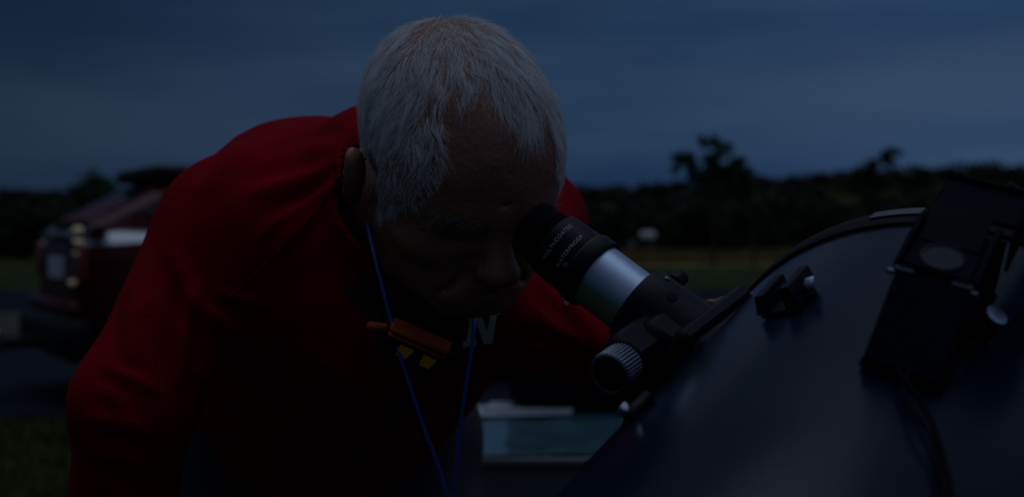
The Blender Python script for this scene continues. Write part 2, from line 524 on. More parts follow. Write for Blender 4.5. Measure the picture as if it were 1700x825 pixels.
# the row of small trees and the bushes in front of it
P_ = [make_tree('far_tree', 'small dark broad tree in the far tree line', (0, 0, 0), 3.6, 1.5, 20 + i, nb=11, per=170, size=.15, group=GROUP_FAR) for i in range(4)]
B_ = [make_tree('far_bush', 'low dark bush at the far edge of the grass', (0, 0, 0), 2.2, 1.5, 40 + i, nb=12, per=150, size=.13, trunkfrac=.1, lumpy=.42, group='bushes at the far edge of the grass', cat='bush') for i in range(3)]
prof_x = [-100, 0, 40, 75, 110, 200, 300, 980, 1100, 1280, 1500, 1800]
prof_y = [318, 320, 313, 318, 330, 318, 318, 314, 312, 318, 322, 322]
k = 0
for i, px in enumerate(list(range(-90, 300, 38)) + list(range(915, 1780, 42))):
    Y = 84 + 9 * math.sin(i * 2.3); H = far_h(np.interp(px, prof_x, prof_y) + 4 * math.sin(i * 1.7), Y)
    o = P_[k] if k < 4 else copy_tree(P_[i % 4]); k += 1
    if px < 500: o['label'] = 'small dark tree in the far tree line left of the red car and the man'
    else: o['label'] = 'small dark tree in the far tree line right of the man'
    o.location = (far_x(px, Y), Y, 0); s_ = H / 3.6 * .93; o.scale = (s_ * 1.15, s_ * 1.15, s_); o.rotation_euler.z = i * 1.9
k = 0
for i, px in enumerate(list(range(-80, 300, 48)) + list(range(930, 1780, 46))):
    Y = 60.5 + 3.5 * math.sin(i * 1.3)
    o = B_[k] if k < 3 else copy_tree(B_[i % 3]); k += 1
    if px < 500: o['label'] = 'low dark bush at the far edge of the grass left of the man'
    else: o['label'] = 'low dark bush at the far edge of the grass right of the man'
    o.location = (far_x(px, Y), Y, 0); s_ = 1.05 + .22 * math.sin(i * 2.9); o.scale = (s_ * 1.1, s_, s_); o.rotation_euler.z = i * 2.3
# wooded hill far off
def hill_h(x, y):
    px = 850 + FPX * x / 330
    top = np.interp(px, [-400, 0, 300, 800, 1000, 1130, 1280, 1340, 1430, 1500, 1600, 1700, 2300], [330, 322, 326, 320, 315, 310, 303, 294, 287, 284, 282, 280, 290])
    H = (HOR - top) / FPX * 330 + EYE - 2.5
    t = np.clip((y - 230) / 100, 0, 1); b = np.clip((700 - y) / 330, 0, 1)
    return max(-.5, H * t * t * (3 - 2 * t) * b)
hx = np.linspace(-420, 420, 90); hy = np.linspace(225, 700, 14)
hv = [(x, y, hill_h(x, y) - .3) for y in hy for x in hx]
hf = [(j * 90 + i, j * 90 + i + 1, (j + 1) * 90 + i + 1, (j + 1) * 90 + i) for j in range(13) for i in range(89)]
tag(mesh_obj('hills', hv, hf, m_grass), kind='structure')
n = 1500
fx = rng.uniform(-260, 260, n); fy = rng.uniform(300, 350, n)
fc = [V(x, y, hill_h(x, y) + rng.uniform(.3, 2.6)) for x, y in zip(fx, fy)]
v, f = leaves_mesh(fc, rng.uniform(1.6, 3.2, n), 26, .9, rng)
tag(mesh_obj('distant_wood', v, f, m_leaf, None, False), 'dark wood covering the far hill below the sky', kind='stuff')

# pale topped cabinet far across the field
m_white = mat('white_paint', (.62, .66, .70), .5)
m_dkgreen = mat('dark_green_paint', (.02, .03, .022), .5)
m_conc = mat('concrete', (.34, .33, .31), .85, bump=.4)
Yc = 57.0; cx_ = far_x(1076, Yc)
cab = empty('utility_cabinet', (cx_, Yc, 0), 'small dark cabinet with a white lid, far off right of the eyepiece', 'cabinet')
MB().box((0, 0, .10), (.62, .5, .30), bev=.03).build('base', m_conc, cab)
MB().box((0, 0, .62), (.56, .44, .74), bev=.02).box((0, -.225, .62), (.46, .012, .62), bev=.004).build('cabinet_body', m_dkgreen, cab)
MB().box((-.02, 0, 1.12), (.68, .56, .30), bev=.06, taper=.9).build('lid', m_white, cab)
MB().box((.17, -.236, .64), (.03, .02, .14), bev=.005).build('handle', m_white, cab)
sg = empty('marker_post', (far_x(1050, 56), 56, 0), 'short dark post with a small pale plate left of the white lidded cabinet', 'post')
MB().box((0, 0, .4), (.06, .06, .8), bev=.01).build('post', m_dkgreen, sg)
MB().box((0, -.04, .72), (.22, .02, .24), bev=.006).build('plate', mat('pale_plate', (.25, .28, .32), .5), sg)

# ================================================================== RED CAR
m_red = mat('red_car_paint', (.055, .001, .004), .35, var=.05, scale=40, coat=.05, spec=.15)
m_glass = mat('dark_glass', (.008, .008, .012), .08, var=.05, spec=.4)
m_blk = mat('black_plastic', (.006, .006, .009), .6, spec=.2, bump=.15, bscale=300)
m_chr = mat('chrome', (.78, .80, .84), .14, metal=1, var=.04)
m_rub = mat('tyre_rubber', (.02, .02, .02), .8, bump=.3)
m_lens = mat('clear_lens', (.20, .22, .25), .25, metal=.6, var=.1, scale=60)
m_redl = mat('red_lens', (.20, .008, .01), .15, coat=1)
th = R_(30)
car = empty('parked_car', (-3.46, 9.75, 0), 'dark red car parked on the asphalt behind the man, rear end towards the left', 'car', rz=th)
def sup(hw, z0, z1, n, e=4.5, lean=0.0):
    out_ = []
    for k in range(n):
        a = 2 * math.pi * k / n
        c, s2 = math.cos(a), math.sin(a)
        y = hw * math.copysign(abs(c) ** (2 / e), c); z = (z0 + z1) / 2 + (z1 - z0) / 2 * math.copysign(abs(s2) ** (2 / e), s2)
        y *= 1 - lean * (z - z0) / max(.01, (z1 - z0))
        out_.append((y, z))
    return out_
def loft(secs):
    n = len(secs[0][1]); v = []; f = []
    for l, s2 in secs:
        for y, z in s2: v.append((l, y, z))
    for i in range(len(secs) - 1):
        for k in range(n):
            k2 = (k + 1) % n
            f.append((i * n + k, i * n + k2, (i + 1) * n + k2, (i + 1) * n + k))
    f.append(tuple(range(n))[::-1]); f.append(tuple((len(secs) - 1) * n + k for k in range(n)))
    return v, f
bl = [0.0, .04, .12, .3, .7, 1.5, 2.4, 3.2, 3.35, 3.8, 4.3, 4.6, 4.72, 4.76]
bz0 = [.52, .42, .36, .30, .28, .27, .27, .28, .28, .28, .3, .34, .42, .5]
bz1 = [1.14, 1.24, 1.30, 1.32, 1.33, 1.32, 1.30, 1.26, 1.22, 1.16, 1.08, .98, .88, .78]
bhw = [.74, .83, .89, .93, .94, .94, .94, .94, .94, .93, .90, .84, .74, .62]
ll = np.linspace(0, 4.76, 50); ll[1] = .03
I_ = lambda a, l: float(np.interp(l, bl, a))
v, f = loft([(l, sup(I_(bhw, l), I_(bz0, l), I_(bz1, l), 48)) for l in ll])
mesh_obj('body', v, f, m_red, car, True, 50)
cl = [.10, .45, .72, .95, 1.5, 2.1, 2.5, 2.9, 3.25]
croof = [1.34, 1.52, 1.66, 1.73, 1.755, 1.74, 1.68, 1.50, 1.29]
def cab_hw(z): return .86 - .20 * (z - 1.2) / .55
cn = 40
secs = []
for l in np.linspace(.10, 3.25, 34):
    r = float(np.interp(l, cl, croof))
    s2 = []
    for (y, z) in sup(.86, 1.10, r, cn, 5, .20): s2.append((y, z))
    secs.append((l, s2))
v, f = loft(secs)
cabo = mesh_obj('roof', v, f, m_red, car, True, 50)
bv = BVHTree.FromPolygons([tuple(map(float, p)) for p in v], [tuple(q) for q in f])
bvb_v, bvb_f = loft([(l, sup(I_(bhw, l), I_(bz0, l), I_(bz1, l), 48)) for l in ll])
bvb = BVHTree.FromPolygons([tuple(map(float, p)) for p in bvb_v], [tuple(q) for q in bvb_f])
def side_patch(name, poly, m, sgn, tree, th_=.012, parent=car, n=14):
    """panel laid on the side of the car: poly of (l, z)"""
    P = np.array(poly, float); vs = []; fs = []
    A, B, C_, D_ = P     # lower rear, lower front, upper front, upper rear
    for i in range(n + 1):
        for j in range(5):
            u = i / n; w = j / 4
            p = (A * (1 - u) + B * u) * (1 - w) + (D_ * (1 - u) + C_ * u) * w
            h = tree.ray_cast(Vector((p[0], sgn * 3, p[1])), Vector((0, -sgn, 0)))
            y = h[0].y if h[0] else sgn * .8
            vs.append((p[0], y + sgn * th_, p[1]))
    for i in range(n):
        for j in range(4):
            a = i * 5 + j; fs.append((a, a + 1, a + 6, a + 5))
    nv = len(vs); vs += [(x, y - sgn * .03, z) for x, y, z in vs]
    fs += [tuple(q + nv for q in reversed(t)) for t in fs]
    for i in range(n):
        fs.append((i * 5, (i + 1) * 5, (i + 1) * 5 + nv, i * 5 + nv)); a = i * 5 + 4; fs.append((a, a + nv, a + 5 + nv, a + 5))
    for j in range(4):
        fs.append((j, j + nv, j + 1 + nv, j + 1)); a = n * 5 + j; fs.append((a, a + 1, a + 1 + nv, a + nv))
    return mesh_obj(name, vs, fs, m, parent, True, 40)
for sg_ in (-1, 1):
    side_patch('side_window', [(.36, 1.38), (1.30, 1.36), (1.27, 1.64), (.86, 1.62)], m_glass, sg_, bv)
    side_patch('side_window', [(1.36, 1.35), (2.16, 1.34), (2.10, 1.64), (1.33, 1.65)], m_glass, sg_, bv)
    side_patch('side_window', [(2.22, 1.34), (3.0, 1.32), (2.62, 1.56), (2.16, 1.63)], m_glass, sg_, bv)
    side_patch('window_trim', [(.5, 1.325), (3.1, 1.305), (3.1, 1.32), (.5, 1.34)], m_blk, sg_, bv)
    side_patch('tail_lamp', [(.06, 1.15), (.60, 1.19), (.66, 1.30), (.08, 1.29)], m_lens, sg_, bvb, .02)
    side_patch('side_skirt', [(.9, .30), (3.7, .30), (3.7, .42), (.9, .42)], m_blk, sg_, bvb, .02)
    for l in (1.33, 2.2, 3.05): side_patch('door_seam', [(l, .45), (l + .012, .45), (l + .012, 1.3), (l, 1.3)], m_blk, sg_, bvb, .002, n=1)
    for l in (1.5, 2.35): MB().box((l, sg_ * .955, 1.08), (.2, .04, .035), bev=.012).build('door_handle', m_chr, car)
# rear: glass, spoiler, bumper, plate, glowing glints
slope = unit((.42, 0, .32))
rg_ = MB(); rg_.prism([(-.62, 0), (.62, 0), (.52, .42), (-.52, .42)], (.20, 0, 1.36), [(0, 1, 0), unit((.42, 0, .24)), unit((-.24, 0, .42))], .03)
rg_.build('rear_window', m_glass, car)
MB().box((.82, 0, 1.695), (.50, 1.30, .11), bev=.035).build('roof_spoiler', m_blk, car)
MB().box((-.02, 0, .50), (.26, 1.80, .34), bev=.09).build('rear_bumper', m_blk, car)
MB().box((-.03, 0, .70), (.12, 1.70, .10), bev=.03).build('bumper_step', m_red, car)
MB().box((-.005, 0, 1.22), (.05, 1.1, .06), bev=.015).build('tailgate_trim', m_lens, car)
MB().box((-.01, .0, .98), (.03, .52, .16), bev=.005).build('number_plate', m_white, car)
hb = MB().box((-.28, 0, .42), (.34, .08, .08), bev=.01).box((-.42, 0, .40), (.1, .2, .05), bev=.01); hb.build('tow_bar', m_blk, car)
MB().lathe((-.44, 0, .42), (0, 0, 1), [(0, .012), (.04, .014), (.05, .024), (.07, .028), (.09, .022), (.1, .005)], 16).build('tow_ball', m_chr, car)
m_glint = mat('glint_glow', (.9, .8, .5), .3, emit=(1.0, .92, .66, .055))  # glowing beads stand in for yellow reflections on the car's rear
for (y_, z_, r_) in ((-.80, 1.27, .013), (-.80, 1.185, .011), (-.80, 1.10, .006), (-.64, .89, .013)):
    MB().lathe((-.03, y_, z_), (-1, 0, .1), [(-.05, r_ * 1.3), (0, r_ * 1.3), (.004, r_), (.012, r_ * .8), (.018, r_ * .2)], 16).build('glint_bead', m_glint, car)
for y_ in (-.78, .78): MB().box((.02, y_, 1.03), (.07, .16, .28), bev=.02).build('reflector', m_redl, car)
for l, sy in ((.95, -1), (.95, 1), (3.75, -1), (3.75, 1)):
    w = MB(); w.lathe((l, sy * .72, .36), (0, sy, 0), [(0, .28), (.03, .345), (.10, .36), (.17, .355), (.22, .31), (.225, .24), (.19, .235)], 40)
    t_ = w.build('tyre', m_rub, None)
    wh = empty('wheel', (0, 0, 0), None, None); wh.parent = car; t_.parent = wh
    rim = MB().lathe((l, sy * .90, .36), (0, sy, 0), [(0, .235), (.03, .235), (.032, .20), (.01, .19), (.008, .07), (.04, .06), (.045, .01)], 30)
    for q in range(5):
        a = q * 2 * math.pi / 5
        rim.box((l + math.cos(a) * .13, sy * .925, .36 + math.sin(a) * .13), (.16, .03, .045), [(math.cos(a), 0, math.sin(a)), (0, 1, 0), (-math.sin(a), 0, math.cos(a))], .008)
    rim.build('rim', m_chr, wh)
    arch = MB(); arch.lathe((l, sy * .90, .38), (0, sy, 0), [(0, .40), (.035, .41), (.045, .39), (.045, .37), (.0, .37)], 40); arch.build('wheel_arch', m_blk, car)
for sy in (-1, 1):
    MB().box((2.95, sy * 1.02, 1.34), (.16, .2, .14), bev=.05).build('wing_mirror', m_red, car)
    MB().box((4.62, sy * .62, .90), (.16, .34, .12), bev=.04).build('headlight', m_lens, car)
MB().box((4.73, 0, .72), (.08, .8, .2), bev=.03).build('grille', m_blk, car)
MB().prism([(-.70, 0), (.70, 0), (.58, .50), (-.58, .50)], (3.10, 0, 1.36), [(0, 1, 0), unit((-.60, 0, .38)), unit((.38, 0, .60))], .03).build('windscreen', m_glass, car)

# ================================================================== TELESCOPE
# axis of the tube from the picture geometry: rim centre TC, direction TD (towards the open end), radius TR
# from here on points are in the eye frame (z measured from the eye); cb() moves them to the world
def cb(mb, name, m, root=None, smooth=True, auto=38):
    v = np.array(mb.v) + V(0, 0, EYE)
    if root is not None: v = v - np.array(root.location)
    return mesh_obj(name, v, mb.f, m, root, smooth, auto)
TR = 0.19
TD = unit((.52, .78, .35)); TC = V(1.78, 5.23, -.87) * TR
Tn = V(.7125, -.1647, -.6821)                       # silhouette side normal
Tn = unit(Tn - TD * (Tn @ TD)); Tf = np.cross(TD, Tn); Tf = Tf if Tf[1] < 0 else -Tf
def rad(beta): b = R_(beta); return math.cos(b) * (-Tn) + math.sin(b) * Tf
def hit(px, py, dr=0.0):
    r = unit(at(px, py, 1.0)); R = TR + dr
    o = -TC; oo = o - TD * (o @ TD); rr = r - TD * (r @ TD)
    a = rr @ rr; b = 2 * oo @ rr; c = oo @ oo - R * R
    D = b * b - 4 * a * c
    t = (-b - math.sqrt(max(D, 0))) / (2 * a)
    return r * t
def tube_frame(P):
    z = P - TC; z = unit(z - TD * (z @ TD)); return np.array([np.cross(TD, z), TD, z])   # x right, y along, z outwards
m_tube = mat('telescope_tube_paint', (.0022, .0085, .022), .22, var=.25, scale=9, coat=0, spec=.12, bump=.05, bscale=500)
m_bl = mat('black_anodised', (.0025, .0035, .010), .48, var=.15, scale=30, spec=.11, bump=.08, bscale=400)
m_bl2 = mat('black_matt', (.005, .005, .007), .75, spec=.12, bump=.2, bscale=300)
m_rubb = mat('black_rubber', (.003, .003, .005), .8, spec=.06, bump=.25, bscale=500)
m_sil = mat('satin_aluminium', (.36, .45, .60), .42, metal=1, var=.04, scale=80)
m_knob = mat('knob_aluminium', (.11, .14, .19), .42, metal=1, var=.05)
m_prt = mat('white_print', (.32, .33, .36), .6)
LEN = 1.45
low = TC - TD * LEN
tb0 = V(low[0] + .25, low[1] + .3, 0)
tel = empty('telescope', (float(TC[0] - TD[0] * .95), float(TC[1] - TD[1] * .95), 0), 'large dark blue tube telescope on a low swivel base, aimed up to the right', 'telescope')
prof = [(-LEN, TR), (-LEN, TR), (-.02, TR), (0, TR - .0005), (0, TR - .003), (-LEN + .01, TR - .003)]
mb = MB(); mb.lathe(TC, TD, [(-LEN, TR)] + [(t, TR) for t in np.linspace(-LEN + .01, -.001, 12)] + [(0, TR - .002), (-.001, TR - .004)] + [(-LEN + .02, TR - .004)], 160)
cb(mb, 'tube', m_tube, tel, auto=60)
cb(MB().lathe(TC, TD, [(-.022, TR + .0008), (-.022, TR + .0022), (-.020, TR + .0030), (.004, TR + .0030), (.007, TR + .002), (.010, TR - .004), (.006, TR - .008), (-.012, TR - .0095), (-.012, TR - .006)], 160),
   'end_ring', m_bl2, tel, auto=40)
# added metallic strip standing in for the highlight on top of the rim
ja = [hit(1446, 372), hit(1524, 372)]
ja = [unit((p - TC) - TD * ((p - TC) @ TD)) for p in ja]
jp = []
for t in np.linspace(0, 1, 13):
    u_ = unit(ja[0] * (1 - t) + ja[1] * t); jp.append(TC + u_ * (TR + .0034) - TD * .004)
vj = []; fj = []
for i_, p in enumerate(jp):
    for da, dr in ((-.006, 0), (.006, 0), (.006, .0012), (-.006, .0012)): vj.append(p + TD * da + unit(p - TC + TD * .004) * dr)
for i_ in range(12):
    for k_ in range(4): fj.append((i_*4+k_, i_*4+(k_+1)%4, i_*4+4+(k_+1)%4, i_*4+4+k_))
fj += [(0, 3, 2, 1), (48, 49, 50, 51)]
cb(MB().add(vj, fj), 'rim_highlight', mat('highlight_grey', (.06, .075, .10), .5, metal=.8), tel)
cb(MB().lathe(TC - TD * LEN, TD, [(-.03, TR - .04), (-.03, TR + .004), (-.02, TR + .008), (.05, TR + .008), (.055, TR + .0008)], 120), 'mirror_cell', m_bl2, tel)
cb(MB().lathe(TC - TD * (LEN - .06), TD, [(0, TR - .03), (.03, TR - .03), (.031, TR - .035)], 64), 'mirror', m_chr, tel)
# altitude bearings and the base box
hx_ = unit((TD[1], -TD[0], 0)); Bc = TC - TD * .95
for sg_ in (-1, 1): cb(MB().lathe(Bc + hx_ * sg_ * (TR - .005), hx_ * sg_, [(0, .08), (.035, .08), (.037, .075)], 48), 'altitude_bearing', m_bl2, tel)
tdh = unit((TD[0], TD[1], 0)); zz = V(0, 0, 1)
for sg_ in (-1, 1):
    cb(MB().prism([(-.24, 0), (.24, 0), (.22, .45), (.10, Bc[2] + EYE - .11), (-.10, Bc[2] + EYE - .11), (-.22, .45)], V(Bc[0], Bc[1], -EYE + .06) + hx_ * sg_ * (TR + .045), [tdh, zz, hx_], .02), 'side_board', m_bl2, tel)
cb(MB().prism([(-TR - .03, 0), (TR + .03, 0), (TR + .03, .30), (-TR - .03, .30)], V(Bc[0], Bc[1], -EYE + .06) + tdh * .23, [hx_, zz, tdh], .02), 'front_board', m_bl2, tel)
cb(MB().lathe((Bc[0], Bc[1], -EYE + .02), zz, [(0, .27), (.015, .28), (.03, .28), (.038, .27)], 64), 'base_board', m_bl2, tel)
for k in range(3):
    a = k * 2.094 + .5
    cb(MB().lathe((Bc[0] + .22 * math.cos(a), Bc[1] + .22 * math.sin(a), -EYE), zz, [(0, .028), (.018, .03), (.022, .026)], 20), 'foot', m_rubb, tel)
# ---- focuser
fo = at(1158, 583, .945)          # where the focuser axis leaves the tube
ftip = at(893, 385, 1.0)
FA = unit(ftip - fo)
def fz(beta): pass
ty = unit(TD - FA * (TD @ FA)); tx = np.cross(ty, FA)    # ty along tube, tx sideways (toward the camera)
fr = np.array([tx, ty, FA])
fo = fo - FA * .010
foc = MB()
foc.box(fo + FA * -.006, (.092, .104, .018), fr, .004)
cb(foc, 'focuser_base', m_bl, tel)
cb(MB().box(fo + FA * .012, (.080, .100, .014), fr, .004), 'focuser_plate', m_bl, tel)
hs = MB().lathe(fo, FA, [(.018, .034), (.022, .0335), (.050, .0325), (.066, .0325), (.069, .031), (.069, .026)], 72, up=tx)
hs.box(fo + FA * .030 - ty * .020 + tx * .0, (.050, .050, .032), fr, .006)
cb(hs, 'focuser_body', m_bl, tel)
# small screws on the housing
for (a_, z_, r_) in ((.2, .058, .0022), (-.25, .044, .0045)):
    dr_ = unit(tx * math.cos(a_) + ty * math.sin(a_))
    cb(MB().lathe(fo + FA * z_ + dr_ * .0318, dr_, [(0, r_), (.0014, r_), (.0018, r_ * .7)], 18), 'screw', m_knob if r_ < .003 else m_bl2, tel)
cb(MB().lathe(fo + FA * .062 + unit(ty + tx * .2) * .031, unit(ty + tx * .2), [(0, .003), (.012, .003), (.012, .007), (.022, .007), (.023, .006)], 20, ribs=12, ribd=.0006, ribrange=(3, 3)), 'clamp_screw', m_bl, tel)
cb(MB().lathe(fo + FA * .030 + ty * .034, ty, [(0, .003), (.010, .003), (.010, .008), (.020, .008), (.021, .007)], 20), 'tension_screw', m_bl, tel)
# focus knob: shaft parallel to the tube, ribbed wheel nearest the camera
kf = at(1010, 622, .875); kb_ = at(1052, 592, .905)
KA = unit(kf - kb_)
cb(MB().lathe(kf - KA * .075, KA, [(0, .0035), (.06, .0035)], 16), 'focus_shaft', m_knob, tel)
kn = MB().lathe(kf - KA * .022, KA, [(0, .0130), (.001, .0158), (.0185, .0158), (.0205, .0150), (.0215, .0135), (.0212, .0125), (.0195, .012), (.0193, .001)], 216, ribs=36, ribd=.0010, ribrange=(1, 2))
cb(kn, 'focus_knob', m_knob, tel, auto=50)
cb(MB().lathe(kf - KA * .0035, KA, [(0, .0121), (.0012, .0121), (.0016, .0112), (.0016, .002)], 60), 'knob_cap', m_bl, tel)
shoe = MB().box(kf - KA * .048 + FA * .004, (.03, .055, .03), np.array([np.cross(KA, FA), KA, FA]), .005)
cb(shoe, 'shaft_housing', m_bl, tel)
# ---- small latch on the tube just below the focuser (bright glint)
P = hit(1066, 682); F_ = tube_frame(P)
cb(MB().box(P + F_[2] * .004, (.010, .030, .008), F_, .003), 'bracket', m_bl, tel)
cb(MB().lathe(P + F_[2] * .006 - F_[1] * .012, unit(F_[2] - F_[0] * .4), [(0, .003), (.003, .0045), (.005, .0045), (.006, .003)], 24), 'bracket_screw', m_chr, tel)

# ---- eyepiece: its own thing, held in the focuser
ep0 = fo + FA * .066
eyp = empty('eyepiece', tuple(ep0 + V(0, 0, EYE)), 'fat black eyepiece with a wide silver barrel pressed to the man\'s eye', 'eyepiece')
cb(MB().lathe(ep0, FA, [(-.02, .0252), (.0, .0253), (.042, .0254), (.0425, .0250)], 96), 'barrel', m_sil, eyp)
cb(MB().lathe(ep0, FA, [(.0415, .026), (.042, .0288), (.043, .0292), (.053, .0292), (.0545, .0284)], 96), 'collar', m_bl, eyp)
cb(MB().lathe(ep0, FA, [(.0546, .0276), (.0549, .0278), (.0553, .0278), (.0556, .0275)], 96), 'gold_line', mat('brass', (.16, .11, .05), .35, metal=1), eyp)
cb(MB().lathe(ep0, FA, [(.0556, .0270), (.058, .0272), (.081, .0264), (.084, .0256), (.0855, .0238)], 96), 'eyepiece_body', m_bl, eyp)
cb(MB().lathe(ep0, FA, [(.0855, .0225), (.087, .0238), (.089, .0225), (.0915, .0238), (.094, .0222), (.103, .0232), (.109, .0215), (.107, .0190), (.097, .0175)], 96), 'eyecup', m_rubb, eyp)
cb(MB().lathe(ep0, FA, [(.093, .0175), (.097, .016), (.099, .010), (.0995, .002)], 48), 'lens', m_glass, eyp)
def ring_text(s, z_, r, size, centre_ang, name):
    """print wrapped round the eyepiece; letters stand towards the eye end"""
    cu = bpy.data.curves.new('t', 'FONT'); cu.body = s; cu.size = size; cu.align_x = 'CENTER'; cu.space_character = 1.12; cu.offset = 0
    o = bpy.data.objects.new('t', cu); COL.objects.link(o)
    dg = bpy.context.evaluated_depsgraph_get(); me = o.evaluated_get(dg).to_mesh()
    v = np.array([x.co[:] for x in me.vertices]); f = [tuple(p.vertices) for p in me.polygons]
    bpy.data.objects.remove(o, do_unlink=True); bpy.data.curves.remove(cu)
    u = unit(tx - ty * 0); w = np.cross(FA, u)
    vv = []
    for x, y, _ in v:
        a = centre_ang + TS * x / r
        vv.append(ep0 + FA * (z_ + y) + (u * math.cos(a) + w * math.sin(a)) * (r + .00025))
    mb = MB(); mb.add(vv, f); return cb(mb, name, m_prt, eyp, False, None)
TS = 1.0
def ang_of(px, py, z_, r):
    """angle on the barrel nearest to a picture direction"""
    u = tx; w = np.cross(FA, u); best = None
    for a in np.linspace(-3.14, 3.14, 181):
        p = ep0 + FA * z_ + (u * math.cos(a) + w * math.sin(a)) * r
        nrm = u * math.cos(a) + w * math.sin(a)
        if nrm @ p > 0: continue
        q = (850 + FPX * p[0] / p[1], HOR - FPX * p[2] / p[1]); d = (q[0] - px) ** 2 + (q[1] - py) ** 2
        if best is None or d < best[0]: best = (d, a)
    return best[1]
a1 = ang_of(921, 396, .082, .0265); a2 = ang_of(951, 421, .066, .0268)
# sign so that the text climbs to the upper right
u_ = tx; w_ = np.cross(FA, tx)
pa = ep0 + (u_ * math.cos(a1) + w_ * math.sin(a1)) * .026; pb2 = ep0 + (u_ * math.cos(a1 + .2) + w_ * math.sin(a1 + .2)) * .026
TS = 1.0 if pb2[2] / pb2[1] > pa[2] / pa[1] else -1.0
ring_text('MULTI-COATED', .0735, .02675, .0045, a1, 'print')
ring_text('WATERPROOF', .0610, .0271, .0045, a2, 'print')
a3 = ang_of(950, 447, .058, .027); nr_ = u_ * math.cos(a3) + w_ * math.sin(a3)
cb(MB().lathe(ep0 + FA * .0575 + nr_ * .0269, nr_, [(0, .0022), (.0004, .0022), (.0005, .001)], 20), 'green_dot', mat('green_mark', (.04, .12, .01), .5), eyp)  # small flat green disc on the eyepiece body

# ---- empty finder shoe with two prongs and a thumb screw
P = hit(1312, 505); F_ = tube_frame(P)
cb(MB().box(P + F_[2] * .002, (.026, .042, .004), F_, .002), 'finder_shoe', m_bl, tel)
for sg_, hgt in ((-1, .013), (1, .015)):
    cb(MB().prism([(-.005, 0), (.005, 0), (.002, hgt), (-.004, hgt)] if sg_ > 0 else [(-.005, 0), (.005, 0), (.004, hgt), (-.002, hgt)],
                  P + F_[0] * .0105 * sg_ + F_[2] * .003, [F_[0], F_[2], F_[1]], .038), 'shoe_rail', m_bl, tel)
q = P + F_[0] * .026 + F_[2] * .016 + F_[1] * .012
cb(MB().lathe(P + F_[0] * .012 + F_[2] * .010 + F_[1] * .002, F_[0], [(0, .0015), (.004, .0015), (.004, .0045), (.0088, .0045), (.0095, .0040), (.0096, .001)], 60, ribs=20, ribd=.0005, ribrange=(2, 3)), 'thumb_screw', m_sil, tel)
cb(MB().lathe(P + F_[0] * .012 + F_[2] * .006 - F_[1] * .008, F_[0], [(0, .0009), (.010, .0009), (.0105, .0016), (.012, .0016), (.0122, .001)], 16), 'lock_pin', m_bl2, tel)

# ---- reflex finder box standing on the tube
P = hit(1519, 590); F_ = tube_frame(P)
m_fb = mat('finder_black', (.0025, .004, .011), .8, var=.2, spec=.05, bump=.2, bscale=300)
rf = empty('reflex_finder', tuple(P + V(0, 0, EYE)), 'square black sighting box with tilted glass on top of the telescope tube', 'finder')
def L_(x, y, z): return P + F_[0] * x + F_[1] * y + F_[2] * z
Wd, Hh, Dp = .042, .048, .11
side = [(-.034, .002), (Dp, .002), (Dp, Hh * .75), (.052, Hh + .009), (.008, Hh), (-.003, Hh - .008), (-.036, .010)]
cb(MB().prism(side, L_(0, 0, 0), [F_[1], F_[2], F_[0]], Wd), 'finder_box', m_fb, rf)
cb(MB().box(L_(0, .035, .002), (Wd + .006, .135, .004), F_, .0015), 'mounting_base', m_fb, rf)
up_ = unit(F_[1] * .063 + F_[2] * .014); nn = unit(np.cross(F_[0], up_)); nn = nn if nn @ F_[2] > 0 else -nn
dk = L_(0, .008, Hh)
AX = np.array([F_[0], up_, nn]); Kk = .70
cb(MB().box(dk + up_ * .023 + nn * .002, (Wd - .003, .044, .003), AX, .0008), 'deck', m_fb, rf)
cb(MB().lathe(dk + up_ * .0145 + nn * .0034, nn, [(0, .0125), (.0011, .0125), (.0013, .0115), (.0004, .0110), (.0003, .001)], 48), 'lens', mat('coated_lens', (.006, .016, .026), .35, metal=0, spec=.06), rf)
for sg_ in (-1, 1):
    cb(MB().prism([(-.0015, -.003), (.052, -.003), (.054, .004), (.042, .008), (.0, .004)], dk + F_[0] * sg_ * (Wd / 2 + .001), [up_, nn, F_[0]], .003), 'side_frame', m_fb, rf)
gl = unit(up_ * .93 + nn * .36)
cb(MB().box(dk + up_ * .028 + nn * .003 + gl * .013, (Wd - .007, .027, .0018), np.array([F_[0], gl, np.cross(F_[0], gl)]), .0005), 'glass', mat('finder_glass', (.002, .004, .010), .35, spec=.06), rf)
cb(MB().box(dk + up_ * .0265 + nn * .0035, (Wd - .004, .002, .002), AX, .0005), 'glass_seat', m_fb, rf)
hood = dk + up_ * .056 + nn * .006
cb(MB().box(hood + F_[0] * .006 + up_ * .016, (Wd + .008, .034, .004), AX, .0015), 'hood', m_fb, rf)
cb(MB().box(hood + F_[0] * .006 + up_ * .034 + nn * .002, (Wd + .010, .003, .006), AX, .0008), 'hood_lip', m_fb, rf)
for sg_ in (-1, 1):
    cb(MB().box(hood + F_[0] * (.006 + sg_ * (Wd / 2 + .004)) + up_ * .009 - nn * .010, (.002, .046, .024), AX, .0007), 'hood_side', m_fb, rf)
# silver clips at the two rear corners
for sg_ in (-1, 1):
    c0 = L_(sg_ * (Wd / 2 - .005), .003, Hh + .0015)
    cb(MB().box(c0, (.011, .0011, .0011), F_, .0003).box(c0 + F_[0] * sg_ * .0052 + F_[1] * .003, (.0011, .006, .0011), F_, .0003)
       .box(c0 + F_[1] * .0055, (.009, .0008, .0008), F_, .0002), 'clip', m_knob, rf)
    cb(MB().lathe(L_(sg_ * (Wd / 2 + .001), .004, Hh - .002), F_[0] * sg_, [(0, .0018), (.003, .0018), (.0038, .0012)], 18), 'clip_screw', m_knob, rf)
cb(MB().box(L_(-.018, -.005, Hh - .012), (.0008, .0008, .010), F_, .0002), 'edge_trim', m_knob, rf)
